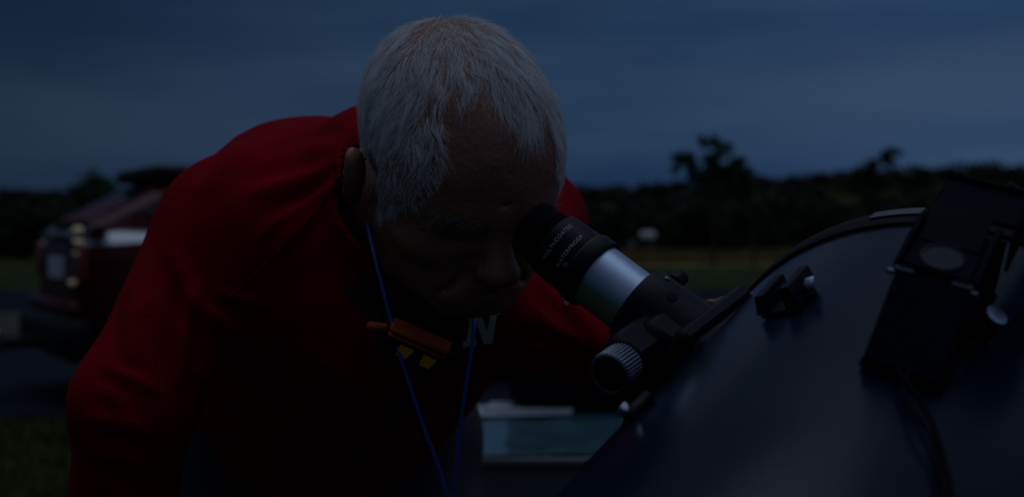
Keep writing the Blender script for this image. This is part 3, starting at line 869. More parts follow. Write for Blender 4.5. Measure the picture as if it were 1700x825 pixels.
# control knob with bright end, and a small black knob below it
ka = hit(1618, 548, .004); kb2 = hit(1655, 523, .020)
KD = unit(kb2 - ka + V(0, -.004, .006))
cb(MB().lathe(kb2, -KD, [(0, .0068), (.0005, .0072), (.0015, .0075), (.021, .0075), (.023, .0064), (.0232, .0025), (.032, .0025)], 60, ribs=24, ribd=.0003, ribrange=(2, 3)), 'control_knob', m_bl2, rf)
cb(MB().lathe(kb2 - KD * .0002, KD, [(0, .0067), (.0005, .0067), (.0008, .0062), (.0008, .001)], 48), 'knob_face', m_sil, rf)
nb_ = hit(1592, 572, .012); cb(MB().lathe(nb_, unit(F_[0] + F_[1] * .5), [(-.012, .002), (0, .002), (0, .0045), (.008, .0045), (.009, .003)], 20), 'small_knob', m_bl2, rf)

# ---- optical finder scope at the right edge of the picture
fs = hit(1800, 350, .060); Fs = tube_frame(fs)
fsc = empty('finder_scope', tuple(fs + V(0, 0, EYE)), 'black finder scope tube in its bracket at the right edge beside the sighting box', 'finder')
cb(MB().lathe(fs, TD, [(-.07, .010), (-.07, .013), (-.055, .014), (-.05, .017), (.02, .018), (.05, .023), (.13, .025), (.132, .022), (.12, .021)], 60), 'scope_tube', m_bl2, fsc)
for t_ in (-.045, .05):
    cb(MB().lathe(fs + TD * t_, TD, [(0, .024), (0, .029), (.007, .029), (.007, .024)], 48), 'bracket_ring', m_bl, fsc)
    dd = unit(-Fs[0] + Fs[2] * .2)
    cb(MB().lathe(fs + TD * (t_ + .004) + dd * .024, dd, [(0, .0016), (.016, .0016), (.016, .0042), (.023, .0042), (.0235, .003)], 20), 'ring_screw', m_bl, fsc)
cb(MB().box(fs - Fs[2] * .040, (.010, .050, .03), Fs, .003), 'bracket_stem', m_bl, fsc)

# ---- black leads hanging over the tube
def lead(pts, r, label):
    P_ = np.array([hit(a, b, c) for a, b, c in pts])
    o = cb(MB().tube(P_, r, 12), 'cable', m_rubb); return tag(o, label, 'cable', 'black leads over the telescope tube')
lead([(1488, 610, .01), (1506, 634, .010), (1530, 668, .008), (1552, 712, .006), (1566, 760, .005), (1576, 800, .005), (1583, 850, .005), (1586, 900, .005)], .0016, 'black lead curving down over the tube, the outer and longer of the two')
lead([(1512, 612, .012), (1500, 640, .008), (1506, 668, .006), (1524, 692, .008), (1545, 722, .008), (1558, 765, .0052), (1566, 810, .0052), (1571, 850, .0052), (1572, 900, .0052)], .0013, 'black lead on the tube, the inner one bending out lower down')

# ================================================================== TABLE AND WHAT IS ON IT
m_tab = mat('table_edge', (.05, .06, .08), .5, coat=.3)
m_teal = mat('teal_plastic', (.032, .085, .112), .22, var=.25, scale=6, coat=.25, bump=.35, bscale=9)
m_paper = mat('paper', (.26, .29, .35), .7)
TZ = -.50
tbl = empty('folding_table', (.55, 3.25, 0), 'low folding table with a dark frame between the man and the telescope', 'table')
MB().box((0, 0, .735), (1.50, .80, .025), bev=.006).build('tabletop', m_tab, tbl)
MB().box((0, -.385, .655), (1.46, .02, .13), bev=.004).build('apron', m_tab, tbl)
MB().box((0, .385, .69), (1.44, .02, .06), bev=.004).build('apron', m_tab, tbl)
for sx in (-.68, .68):
    for sy in (-.34, .34): MB().tube([(sx, sy, 0), (sx, sy, .72)], .016, 12).build('leg', m_knob, tbl)
# star chart sheet under clear plastic, a little rumpled
nx, ny = 50, 30; sv = []
for j in range(ny):
    for i in range(nx):
        x = -.735 + 1.3 * i / (nx - 1); y = -.39 + .72 * j / (ny - 1)
        sv.append((x, y, .0035 + .0022 * math.sin(x * 19 + y * 7) * math.cos(y * 23 - x * 4) + .0018 * math.sin(x * 41)))
sf = [(j * nx + i, j * nx + i + 1, (j + 1) * nx + i + 1, (j + 1) * nx + i) for j in range(ny - 1) for i in range(nx - 1)]
sv2 = sv + [(x, y, z - .001) for x, y, z in sv]; o_ = nx * ny
sf += [tuple(q + o_ for q in reversed(t)) for t in sf]
sh = mesh_obj('plastic_sheet', [(x, y, z + .0015) for x, y, z in sv2], sf, m_teal, None, True); sh.location = (.55, 3.25, .7485)
tag(sh, 'shiny teal plastic sheet spread over the folding table', 'sheet')
pp = MB().box((0, 0, 0), (.30, .20, .006), [(math.cos(.15), math.sin(.15), 0), (-math.sin(.15), math.cos(.15), 0), (0, 0, 1)], .001).box((.05, .03, .006), (.24, .17, .005), [(math.cos(-.1), math.sin(-.1), 0), (-math.sin(-.1), math.cos(-.1), 0), (0, 0, 1)], .001)
o = pp.build('paper_stack', m_paper); o.location = (.0, 3.50, .762); tag(o, 'loose stack of white paper at the left rear corner of the teal sheet', 'paper')
bag = empty('equipment_case', (.42, 3.60, .758), 'black padded equipment case standing at the back of the folding table', 'case')
MB().box((0, 0, .105), (.86, .24, .21), bev=.045).build('case_body', m_bl2, bag)
MB().box((0, -.0, .212), (.80, .22, .03), bev=.012).build('lid', m_bl2, bag)
MB().tube([(-.12, -.13, .12), (-.10, -.16, .17), (0, -.17, .185), (.10, -.16, .17), (.12, -.13, .12)], .010, 10).build('handle', m_rubb, bag)

# ================================================================== THE MAN
m_skin = mat('skin', (.23, .100, .066), .5, var=.22, scale=38, bump=.55, bscale=190, spec=.45)
m_shirt = mat('red_knit', (.195, .0010, .007), .95, var=.16, scale=22, bump=.6, bscale=420, spec=.04)
m_seam = mat('red_seam', (.18, .001, .007), .85, spec=.2)
m_under = mat('black_cloth', (.012, .012, .014), .9, bump=.3)
m_jean = mat('dark_trousers', (.010, .012, .024), .9, var=.2, scale=30, bump=.4, bscale=400)
m_hair = mat('white_hair', (.72, .74, .78), .35, var=.12, scale=60, spec=.4)
m_brow = mat('grey_hair', (.22, .21, .20), .5)
m_shoe = mat('shoe', (.03, .03, .032), .6)
HO = V(-.047, 1.090, .060)                       # head origin, middle of the cranium
F = unit(V(.38, -.73, -.52)); U = V(.13, -.52, .84); U = unit(U - F * (U @ F)); Rr_ = np.cross(F, U)
HM = np.array([Rr_, F, U])                       # rows: his right, face forward, crown
def hl(p): return HO + np.asarray(p, float) @ HM
def head_sdf(p):
    q = (p - HO) @ HM.T
    ax = q.copy(); ax[:, 0] = np.abs(q[:, 0]); ax[:, 2] = np.where(q[:, 2] < 0, q[:, 2] * 1.26, q[:, 2])
    d = s_ell(ax, (0, -.012, .028), (.077, .099, .088))
    d = smin(d, s_ell(ax, (0, .040, .012), (.066, .058, .062)), .04)       # forehead
    d = smin(d, s_ell(ax, (0, .030, -.050), (.058, .060, .078)), .035)     # face block
    d = smin(d, s_cap(ax, (.058, -.004, -.056), (.022, .068, -.111), .016, .018), .03)   # jaw
    d = smin(d, s_ell(ax, (0, .078, -.109), (.023, .020, .018)), .022)     # chin
    d = smin(d, s_ell(ax, (.044, .056, -.044), (.022, .024, .018)), .025)  # cheekbone
    d = smin(d, s_ell(ax, (.030, .062, -.078), (.020, .022, .026)), .025)  # cheek
    d = smin(d, s_ell(ax, (0, .076, -.084), (.027, .020, .024)), .02)      # muzzle
    d = smin(d, s_cap(ax, (.004, .0925, .003), (.042, .080, .006), .008, .007), .016)    # brow
    d = smax(d, -s_ell(ax, (.031, .103, -.020), (.018, .017, .013)), .012)               # socket
    d = smin(d, s_sph(ax, (.031, .0745, -.020), .0135), .004)                # lidded eyeball
    d = smin(d, s_cap(ax, (.018, .0865, -.024), (.044, .081, -.023), .0028), .004)       # lower lid
    d = smin(d, s_cap(ax, (.020, .089, -.014), (.045, .082, -.014), .0032), .005)       # upper lid
    d = smin(d, s_cap(ax, (.026, .083, -.035), (.042, .076, -.036), .006), .010)        # bag under the eye
    d = smin(d, s_cap(ax, (0, .093, -.006), (0, .111, -.048), .0085, .0125), .012)      # nose
    d = smin(d, s_ell(ax, (0, .113, -.050), (.0145, .012, .0115)), .010)
    d = smin(d, s_ell(ax, (.0135, .100, -.054), (.0078, .0115, .0082)), .006)            # wing
    d = smax(d, -s_ell(ax, (.0070, .106, -.0635), (.0038, .0062, .0045)), .004)          # nostril
    d = smax(d, -s_cap(ax, (.018, .099, -.052), (.034, .083, -.088), .0022), .009)       # fold beside the mouth
    d = smin(d, s_cap(ax, (0, .0975, -.0790), (.022, .084, -.0845), .0050, .0028), .005) # upper lip
    d = smin(d, s_cap(ax, (0, .0955, -.0915), (.019, .084, -.0885), .0058, .0030), .005) # lower lip
    d = smax(d, -s_cap(ax, (0, .100, -.0852), (.024, .086, -.0865), .0012), .003)        # mouth line
    for z, yb in ((.030, .090), (.044, .0855), (.018, .0925)):                          # forehead creases
        d = smax(d, -s_cap(ax, (0, yb + .0075, z), (.040, yb - .012, z + .003), .0012), .006)
    for dz in (-.010, -.018, -.026):                                                     # lines at the eye corner
        d = smax(d, -s_cap(ax, (.052, .071, -.020), (.064, .054, -.014 + (dz + .018) * 1.6), .0008), .004)
    # ears
    t = .30; c, s = math.cos(t), math.sin(t)
    er = np.array([[.88, -.475, 0], [.475, .88, 0], [0, 0, 1]])
    tilt = np.array([[1, 0, 0], [0, c, s], [0, -s, c]]).T
    E0 = V(.0845, -.014, -.018)
    qe = (ax - E0) @ er.T @ tilt.T
    ear = s_ell(qe, (0, 0, 0), (.008, .0185, .033))
    ear = smax(ear, -s_ell(qe, (.0095, .0045, .002), (.0085, .0115, .0230)), .004)
    th_ = np.arctan2(qe[:, 2] / .030, -qe[:, 1] / .0165)
    rim = np.sqrt((np.sqrt((qe[:, 1] / .0165) ** 2 + (qe[:, 2] / .030) ** 2) - 1) ** 2 * .0215 ** 2 + (qe[:, 0] - .0050) ** 2) - .0032
    rim = np.maximum(rim, np.abs(th_) - 2.0 if False else rim)
    ear = smin(ear, rim, .004)
    ear = smin(ear, s_cap(qe, (.003, .004, -.012), (.004, -.006, .010), .0026), .004)     # antihelix
    ear = smin(ear, s_ell(qe, (.001, .006, -.029), (.0055, .0085, .009)), .006)         # lobe
    ear = smin(ear, s_ell(qe, (-.001, .0145, -.006), (.0045, .004, .006)), .004)        # tragus
    d = smin(d, ear, .005)
    return d
NB = V(-.125, 1.315, .045)
SR, SL = V(-.300, 1.30, -.002), V(.012, 1.45, .005)
def neck_sdf(p):
    d = s_cap(p, hl((0, -.030, -.035)), NB, .056, .058)
    d = smin(d, s_cap(p, hl((0, .030, -.095)), NB + V(.03, -.05, -.05), .034, .05), .03)
    return d
def upper_body(p):
    d = s_cap(p, SR + V(.05, 0, 0), SL - V(.04, 0, 0), .070)
    d = smin(d, s_cap(p, V(-.21, 1.38, -.03), V(-.31, 1.74, -.22), .10, .095), .05)
    d = smin(d, s_cap(p, V(-.07, 1.42, -.05), V(-.21, 1.80, -.26), .09, .090), .05)
    return d
def fine_body(p):
    return smin(head_sdf(p), neck_sdf(p), .022)

hv, hf_ = nets(fine_body, hl((0, 0, 0)) + V(-.17, -.19, -.20), hl((0, 0, 0)) + V(.17, .30, .17), .0026, 1)
# --- hand: wrist, palm, five bent fingers
def hand_sdf(p, wrist, dirp, nrm, curl, sgn, fan=.10):
    """dirp: from wrist to knuckles, nrm: back of the hand, sgn: side on which the thumb leaves"""
    d_ = unit(dirp); n_ = unit(nrm - d_ * (nrm @ d_)); s_ = np.cross(d_, n_) * sgn
    M_ = np.array([s_, d_, n_]); q = (p - wrist) @ M_.T
    d = s_box(q, (0, .050, 0), (.040, .046, .014), .013)
    d = smin(d, s_cap(q, (0, -.06, 0), (0, .015, 0), .027, .026), .02)
    d = smin(d, s_ell(q, (.026, .030, -.010), (.016, .028, .014)), .015)
    for i, (x, l, r) in enumerate(((.030, .082, .0092), (.0105, .092, .0095), (-.0095, .086, .0090), (-.0285, .068, .0080))):
        a = -curl[i]; pt = V(x, .092 - abs(x) * .12, .002); base = V(x, .070, .002)
        d = smin(d, s_cap(q, base, pt, r * 1.08), .008)
        ang = a * .55; fx_ = fan * (x / .03)
        for seg, (fr_, ra) in enumerate(((.46, 1.0), (.30, .93), (.24, .86))):
            nx_ = pt + V(fx_ * l * fr_, math.cos(ang) * l * fr_, math.sin(ang) * l * fr_)
            d = smin(d, s_cap(q, pt, nx_, r * ra * 1.02, r * ra * .92), .0035)
            pt = nx_; ang += a * (.55 if seg == 0 else .4)
    pt = V(.030, .022, -.006)
    for nx_, ra in ((V(.056, .050, -.014), .0125), (V(.066, .078, -.022), .0105), (V(.066, .100, -.030), .0092)):
        d = smin(d, s_cap(q, pt, nx_, ra * 1.05, ra * .95), .006); pt = nx_
    return d
EL_, WL = V(.010, 1.27, -.080), V(.150, 1.10, -.125)
ER_, WR = V(-.362, 1.225, -.165), V(-.425, 1.35, -.42)
hdL = (WL + V(0, .0, -.011), V(.035, -.045, .055), V(-.15, .75, .6), (1.0, 1.05, 1.1, 1.15), 1)
hv2, hf2 = nets(lambda p: hand_sdf(p, *hdL), WL - .16, WL + .19, .0021, 1)
hdR = (WR, V(.03, .06, -.10), V(-.3, .85, .35), (.35, .4, .45, .5), -1)
hv3, hf3 = nets(lambda p: hand_sdf(p, *hdR), WR - .19, WR + .19, .0026, 1)
def under_all(p):
    d = smin(upper_body(p) + .02, neck_sdf(p), .03)
    d = smin(d, s_cap(p, SL, EL_, .040, .035), .03); d = smin(d, s_cap(p, EL_, WL, .034, .026), .01)
    d = smin(d, s_cap(p, SR, ER_, .040, .035), .03); d = smin(d, s_cap(p, ER_, WR, .034, .026), .01)
    # keep clear of the finely modelled head
    return smax(d, -(s_sph(p, HO, .15)), .005)
bv_, bf_ = nets(under_all, V(-.56, .98, -.58), V(.26, 2.0, .2), .011, 1)
PB = V(-.24, 1.80, -EYE)                          # between the feet
man = empty('person', (float(PB[0]), float(PB[1]), 0), 'white haired man in a red top bending over to look into the eyepiece', 'person')
def wob(v, root=man): return v + V(0, 0, EYE) - np.array(root.location)
allv = np.concatenate([hv, hv2, hv3, bv_]); n1, n2, n3 = len(hv), len(hv2), len(hv3)
allf = np.concatenate([hf_, hf2 + n1, hf3 + n1 + n2, bf_ + n1 + n2 + n3])
mesh_obj('body', wob(allv), allf, m_skin, man)
mb = MB()                                          # finger nails of the visible hand are behind the focuser
# --- shirt: loose long-sleeved top with folds and an open collar
NKd = unit(hl((0, .0, -.08)) - NB)
folds = [((330, 470), (300, 640), 1.25, .010), ((300, 420), (345, 560), 1.24, .009), ((365, 480), (440, 520), 1.27, .008), ((345, 510), (420, 600), 1.27, .010),
         ((560, 260), (420, 330), 1.30, .010), ((560, 290), (440, 400), 1.29, .009), ((545, 330), (455, 430), 1.27, .007), ((570, 250), (470, 270), 1.33, .008),
         ((180, 600), (255, 660), 1.21, .009), ((150, 690), (250, 730), 1.20, .011), ((145, 760), (255, 770), 1.20, .010), ((170, 650), (235, 700), 1.20, .007), ((160, 800), (240, 830), 1.20, .009),
         ((240, 500), (215, 600), 1.24, .009), ((420, 620), (600, 760), 1.35, .012), ((500, 560), (640, 700), 1.33, .011), ((330, 620), (480, 790), 1.38, .014), ((640, 620), (700, 780), 1.34, .010),
         ((930, 470), (1010, 560), 1.22, .008), ((900, 520), (1000, 580), 1.20, .009), ((860, 560), (960, 600), 1.24, .009), ((900, 450), (960, 560), 1.24, .007), ((400, 230), (330, 320), 1.36, .008)]
def shirt_sdf(p, fold=True):
    d = s_cap(p, SR + V(.05, .0, 0), SL - V(.04, 0, 0), .076)
    d = smin(d, s_ell(p, (-.225, 1.46, .010), (.150, .17, .119)), .06)                     # rounded upper back
    d = smin(d, s_cap(p, V(-.21, 1.38, -.04), V(-.32, 1.76, -.22), .118, .118), .06)
    d = smin(d, s_cap(p, V(-.07, 1.42, -.055), V(-.21, 1.82, -.26), .104, .115), .06)
    d = smin(d, s_cap(p, V(-.13, 1.32, -.09), V(-.245, 1.66, -.23), .095, .125), .07)        # chest and belly hanging forward
    d = smin(d, s_cap(p, SR + V(.01, .01, .0), ER_, .074, .054), .04)
    d = smin(d, s_cap(p, ER_, WR, .055, .046), .03)
    d = smin(d, s_cap(p, SL, EL_, .072, .054), .05)
    d = smin(d, s_cap(p, EL_, WL - (WL - EL_) * .05, .053, .036), .03)
    # collar: a standing ring round the neck
    c0 = NB + NKd * -.02; c1 = NB + NKd * .085
    d = smin(d, s_cap(p, c0, c1, .086, .074), .03)
    # cut: neck opening and V down the chest
    d = smax(d, -s_cap(p, NB - NKd * .02, hl((0, .01, -.06)) + V(.0, -.05, 0), .061, .070), .008)
    d = smax(d, -s_cap(p, hl((0, -.02, -.10)) + V(-.03, 0, -.03), V(-.112, 1.19, -.145), .070, .045), .012)
    d = smax(d, -(s_cap(p, hl((0, .0, .0)), hl((0, .05, -.05)), .112, .10)), .01)
    # hem on the far side, cuffs
    ax_ = unit(V(-.12, .42, -.24)); h_ = (p - V(-.25, 1.80, -.26)) @ ax_
    d = smax(d, h_ - .03, .01)
    wdir = unit(WL - EL_); d = smax(d, np.where(p[:, 0] > .1, (p - WL) @ wdir + .01, -1), .004)
    if fold:
        for a, b, Y, amp in folds:
            d = smin(d, s_cap(p, at(*a, Y + .03) * 1.0, at(*b, Y + .03), amp), .035) if False else d
    return d
sv_, sf_ = nets(shirt_sdf, V(-.60, 1.0, -.62), V(.28, 2.08, .24), .0062, 2)
# folds: ridges pressed into the cloth, measured in the eye's direction over the surface
def fold_disp(v):
    o = np.zeros(len(v)); q = np.stack([850 + FPX * v[:, 0] / v[:, 1], HOR - FPX * v[:, 2] / v[:, 1]], 1)
    for i, (a, b, Y, amp) in enumerate(folds):
        a = V(*a); b = V(*b); ba = b - a; t = (q - a) @ ba / (ba @ ba); tc_ = np.clip(t, 0, 1)
        bend = 9 * np.sin(t * 3.1 + i)
        nrm = unit(V(-ba[1], ba[0])); s = (q - a) @ nrm - bend; e_ = (q - a) - tc_[:, None] * ba
        end = np.exp(-(np.maximum(np.abs(t - .5) - .5, 0) * np.linalg.norm(ba) / 25) ** 2) * np.sin(np.clip(t * .9 + .05, 0, 1) * math.pi) ** .6
        w = 13.0 + 3 * math.sin(i * 2.1)
        prof_ = np.exp(-(s / w) ** 2) - .55 * np.exp(-((s - 1.7 * w) / w) ** 2) - .25 * np.exp(-((s + 1.6 * w) / w) ** 2)
        o += amp * (.80 if i < 8 else .55) * prof_ * end * (np.abs(v[:, 1] - Y) < .30)
    return o
def normals(v, f):
    n = np.zeros_like(v); a, b, c, d = (v[f[:, i]] for i in range(4))
    fn = np.cross(c - a, d - b)
    for i in range(4):
        for k in range(3): n[:, k] += np.bincount(f[:, i], fn[:, k], len(v))
    return n / (np.linalg.norm(n, axis=1)[:, None] + 1e-12)
nm = normals(sv_, sf_)
if (nm * (sv_ - sv_.mean(0))).sum() < 0: nm = -nm
vis = np.clip(-(nm * (sv_ / np.linalg.norm(sv_, axis=1)[:, None])).sum(1) * 3 + .5, 0, 1)
sv_ = sv_ + nm * (fold_disp(sv_) * vis + .0016 * vnoise(sv_ * 7, 3) + .0022 * vnoise(sv_ * 3.3, 5))[:, None]
shirt = mesh_obj('shirt', wob(sv_), sf_, m_shirt, man)
sb = BVHTree.FromPolygons([tuple(p) for p in sv_], [tuple(int(i) for i in q) for q in sf_])
def on_shirt(px, py, lift=.0012):
    r = unit(at(px, py, 1.0)); h = sb.ray_cast(Vector((0, 0, 0)), Vector(r))
    if h[0] is None: return None
    return np.array(h[0]) - r * lift
def seam(pts, r=.0011):
    P_ = [on_shirt(x, y, .0004) for x, y in catmull([(a, b) for a, b in pts], 14)]
    P_ = [p for p in P_ if p is not None]
    return cb(MB().tube(np.array(P_)[::2], r, 6), 'seam', m_seam, None)
def to_child(o, parent):                          # o was built in world coordinates
    o.parent = parent
    o.data.transform(Matrix.Translation(-Vector(man.location))); return o
to_child(seam([(578, 262), (540, 330), (470, 410), (395, 480), (352, 520)]), shirt)
to_child(seam([(260, 560), (268, 640), (272, 690)]), shirt)
# the white block letter on the chest
def letter():
    poly = [[(.00, 0), (.40, 0), (.40, .17), (.00, .17)], [(.10, .1), (.30, .1), (.30, .95), (.10, .95)], [(.0, .83), (.34, .83), (.34, 1), (0, 1)],
            [(.14, 1), (.36, 1), (.90, 0), (.66, 0)], [(.70, 0), (.90, 0), (.90, .95), (.70, .95)], [(.60, .83), (1.0, .83), (1.0, 1), (.60, 1)]]
    def inside(x, y):
        for P_ in poly:
            c = True
            for i in range(4):
                x0, y0 = P_[i]; x1, y1 = P_[(i + 1) % 4]
                if (x1 - x0) * (y - y0) - (y1 - y0) * (x - x0) < -1e-6: c = False
            P2 = P_[::-1]; c2 = True
            for i in range(4):
                x0, y0 = P2[i]; x1, y1 = P2[(i + 1) % 4]
                if (x1 - x0) * (y - y0) - (y1 - y0) * (x - x0) < -1e-6: c2 = False
            if c or c2: return True
        return False
    n = 52; O = V(767, 577); X = V(56, -8); Yv = V(9, -58)
    vid = {}; vs = []; fs = []
    def vert(i, j):
        if (i, j) not in vid:
            p = O + X * i / n + Yv * j / n; h = on_shirt(p[0], p[1], .0012)
            if h is None: return None
            vid[(i, j)] = len(vs); vs.append(h)
        return vid[(i, j)]
    for i in range(n):
        for j in range(n):
            if inside((i + .5) / n, (j + .5) / n):
                q = [vert(i, j), vert(i + 1, j), vert(i + 1, j + 1), vert(i, j + 1)]
                if None not in q: fs.append(q)
    if not fs: return
    mb = MB(); mb.add(vs, fs)
    to_child(cb(mb, 'letter', mat('white_applique', (.80, .86, .90), .8, bump=.4, bscale=700), None, True, None), shirt)
letter()
p = on_shirt(943, 500, .002)
if p is not None:
    ax3 = np.array([unit(V(.55, .1, .6)), unit(np.cross(V(0, 1, .1), V(.55, .1, .6))), unit(V(0, -1, .1))])
    to_child(cb(MB().box(p, (.0085, .0055, .0016), ax3, .0005), 'label_tag', m_paper, None), shirt)
# black undershirt seen in the open collar
uv_, uf_ = nets(lambda p: smin(s_cap(p, NB + V(0, -.01, -.03), NB + NKd * .02, .070, .056), s_ell(p, (-.12, 1.29, -.06), (.10, .07, .08)), .03), V(-.30, 1.1, -.25), V(.06, 1.48, .2), .007, 2)
mesh_obj('undershirt', wob(uv_), uf_, m_under, man)
# --- trousers and shoes
HR, HL = V(-.36, 1.80, -.30), V(-.18, 1.86, -.32)
KR, KL = V(-.42, 1.66, -.73), V(-.02, 1.66, -.75)
AR, AL = V(-.45, 1.76, -1.15), V(.00, 1.80, -1.15)
def trou(p):
    d = s_cap(p, HR + V(0, 0, .02), HL + V(0, 0, .02), .135)
    for h_, k_, a_ in ((HR, KR, AR), (HL, KL, AL)):
        l = smin(s_cap(p, h_, k_, .115, .082), s_cap(p, k_, a_, .078, .062), .04)
        d = smin(d, l, .03)
    return d + .004 * vnoise(p * 4, 9)
tv, tf = nets(trou, V(-.66, 1.4, -1.24), V(.18, 2.06, -.08), .010, 2)
mesh_obj('trousers', wob(tv), tf, m_jean, man)
for a_, dx in ((AR, -.03), (AL, .03)):
    def shoe_f(p, a_=a_, dx=dx):
        d = s_cap(p, V(a_[0], a_[1] + .02, -1.20), V(a_[0] + dx, a_[1] - .17, -1.215), .042, .036)
        d = smin(d, s_cap(p, V(a_[0], a_[1], -1.14), V(a_[0], a_[1], -1.2), .050, .045), .03)
        return smax(d, -(p[:, 2] + 1.247), .004)
    v, f = nets(shoe_f, a_ + V(-.12, -.26, -.13), a_ + V(.12, .12, .08), .006, 2)
    mesh_obj('shoe', wob(v), f, m_shoe, man)

# --- hair: strands rooted on the scalp
q = (hv - HO) @ HM.T
hn = normals(hv, hf_)
cen = hv[hf_].mean(1); ok = (hn * (hv - HO)).sum() > 0
if not ok: hn = -hn
fa = np.linalg.norm(np.cross(hv[hf_[:, 2]] - hv[hf_[:, 0]], hv[hf_[:, 3]] - hv[hf_[:, 1]]), axis=1) / 2
ql = (cen - HO) @ HM.T
qx, qy, qz = np.abs(ql[:, 0]), ql[:, 1], ql[:, 2]
# lower limit of the hair as a function of how far forward the point lies
# side profile of the hair line: nape, behind the ear, sideburn, temple, tuft over the forehead
fy = [-.13, -.06, -.035, -.030, .004, .012, .024, .030, .058, .066, .076, .10]
fz_ = [-.070, -.066, -.045, .006, .006, -.045, -.035, .000, .035, .094, .115, .13]
lim = np.interp(qy, fy, fz_)
sx_ = ql[:, 0]
w_side = 1 / (1 + np.exp(-(qx - .0475) / .0016))
side_l = np.interp(qy, [.03, .05, .07, .083, .09], [-.030, -.012, .004, .030, .06])
mid_l = np.interp(qx, [0, .02, .043], [.094, .092, .086])
tw = np.exp(-((sx_ + .022) / .019) ** 4)
mid_l = mid_l * (1 - tw) + .074 * tw
lim = np.where(qy > .03, side_l * w_side + mid_l * (1 - w_side), lim)
dens = np.clip((qz - lim) / .010 + .3, 0, 1)
dens *= np.where(qz > .075, .55, 1.0) * np.where((qz > .10) & (qy < -.01), .7, 1.0)
dens *= .75 + .45 * (vnoise(ql * 38, 91) > 0)
dens = np.where((qz - lim) < -.003, 0, dens)
dens = np.where((qx > .0772) & (qy > -.045) & (qy < .022) & (qz < .025), 0, dens)
NH = 34000
pr = fa * dens; pr /= pr.sum()
idx = rng.choice(len(fa), NH, p=pr)
w4 = rng.dirichlet([1, 1, 1, 1], NH)
root = (hv[hf_[idx]] * w4[:, :, None]).sum(1); rn = (hn[hf_[idx]] * w4[:, :, None]).sum(1); rn /= np.linalg.norm(rn, axis=1)[:, None]
rl = (root - HO) @ HM.T; rnl = rn @ HM.T
crown = V(.008, -.070, .095)
d0 = rl - crown
flow = np.stack([d0[:, 0] * .9, d0[:, 1] + .02, -np.abs(rl[:, 0]) * .9 - .03 - np.maximum(-.02 - rl[:, 1], 0) * .6], 1)
side_w = np.clip((np.abs(rl[:, 0]) - .045) / .025, 0, 1)[:, None]
flow = flow / (np.linalg.norm(flow, axis=1)[:, None] + 1e-9)
dn = np.stack([np.zeros(NH), .18 * np.ones(NH), -np.ones(NH)], 1)
flow = flow * (1 - side_w) + dn * side_w
# wavy locks
cl_ = np.stack([vnoise(rl * 34, 21), vnoise(rl * 34, 22), vnoise(rl * 30, 23)], 1)
cl2 = np.stack([vnoise(rl * 90, 31), vnoise(rl * 90, 32), vnoise(rl * 90, 33)], 1)
flow = flow + cl_ * .34 + cl2 * .14 + rng.normal(0, .07, (NH, 3))
flow = flow - rnl * (flow * rnl).sum(1)[:, None]
flow /= np.linalg.norm(flow, axis=1)[:, None]
topw = np.clip((rl[:, 2] - .03) / .06, 0, 1)
ln = (.012 + .021 * topw) * rng.uniform(.6, 1.25, NH)
ln *= np.where((rl[:, 1] > .03) & (np.abs(rl[:, 0] + .02) > .026), .72, 1.0)
frontw = np.clip((rl[:, 1] - .03) / .04, 0, 1) * topw
ln *= 1 + .25 * frontw
lift0 = .22 - .04 * topw + rng.normal(0, .08, NH)
S_ = 7; P_ = np.zeros((NH, S_, 3)); P_[:, 0] = rl - rnl * .001
curlv = cl2 * .55 + cl_ * .45 + rng.normal(0, .12, (NH, 3)); cur = P_[:, 0].copy(); dr = flow + rnl * lift0[:, None]
htip = (.0018 + .0040 * rng.random(NH) ** 3 + .0030 * (vnoise(rl * 45, 77) > .2)) * (.6 + .7 * topw)
for s in range(1, S_):
    dr = dr / np.linalg.norm(dr, axis=1)[:, None]
    cur = cur + dr * (ln / (S_ - 1))[:, None]; P_[:, s] = cur
    cw = cur @ HM + HO; e_ = .002
    hgt = head_sdf(cw)
    ne = np.stack([head_sdf(cw + HM[k_] * e_) - hgt for k_ in range(3)], 1); ne /= np.linalg.norm(ne, axis=1)[:, None] + 1e-9
    dr = dr + curlv * .17; dr = dr - ne * (dr * ne).sum(1)[:, None]
    onsk = cur[:, 2] > -.2
    want = np.clip((htip * s / (S_ - 1) + .0008 - hgt) / (ln / (S_ - 1)), -.8, .8)
    dr = dr / (np.linalg.norm(dr, axis=1)[:, None] + 1e-9) + ne * np.where(onsk, want, .02)[:, None]
def strands(P_, r0, parent, name, m):
    n, S_, _ = P_.shape
    W_ = P_ @ HM + HO
    t = np.gradient(W_, axis=1); t /= np.linalg.norm(t, axis=2)[:, :, None] + 1e-9
    a = rng.normal(size=(n, 1, 3)) * np.ones((1, S_, 1))
    u = np.cross(t, a); u /= np.linalg.norm(u, axis=2)[:, :, None] + 1e-9; w = np.cross(t, u)
    rad_ = r0[:, None] * np.linspace(1, .25, S_)[None, :]
    v = np.stack([W_ + (u * math.cos(k * 2.094) + w * math.sin(k * 2.094)) * rad_[:, :, None] for k in range(3)], 2)  # n,S,3,3
    base = (np.arange(n) * S_ * 3)[:, None, None]
    s_i = np.arange(S_ - 1)[None, :, None]; k_i = np.arange(3)[None, None, :]; k2 = (k_i + 1) % 3
    f = np.stack([base + s_i * 3 + k_i, base + s_i * 3 + k2, base + (s_i + 1) * 3 + k2, base + (s_i + 1) * 3 + k_i], -1).reshape(-1, 4)
    return mesh_obj(name, wob(v.reshape(-1, 3)), f, m, parent, True)
strands(P_, .000125 * rng.uniform(.7, 1.5, NH), man, 'hair', m_hair)
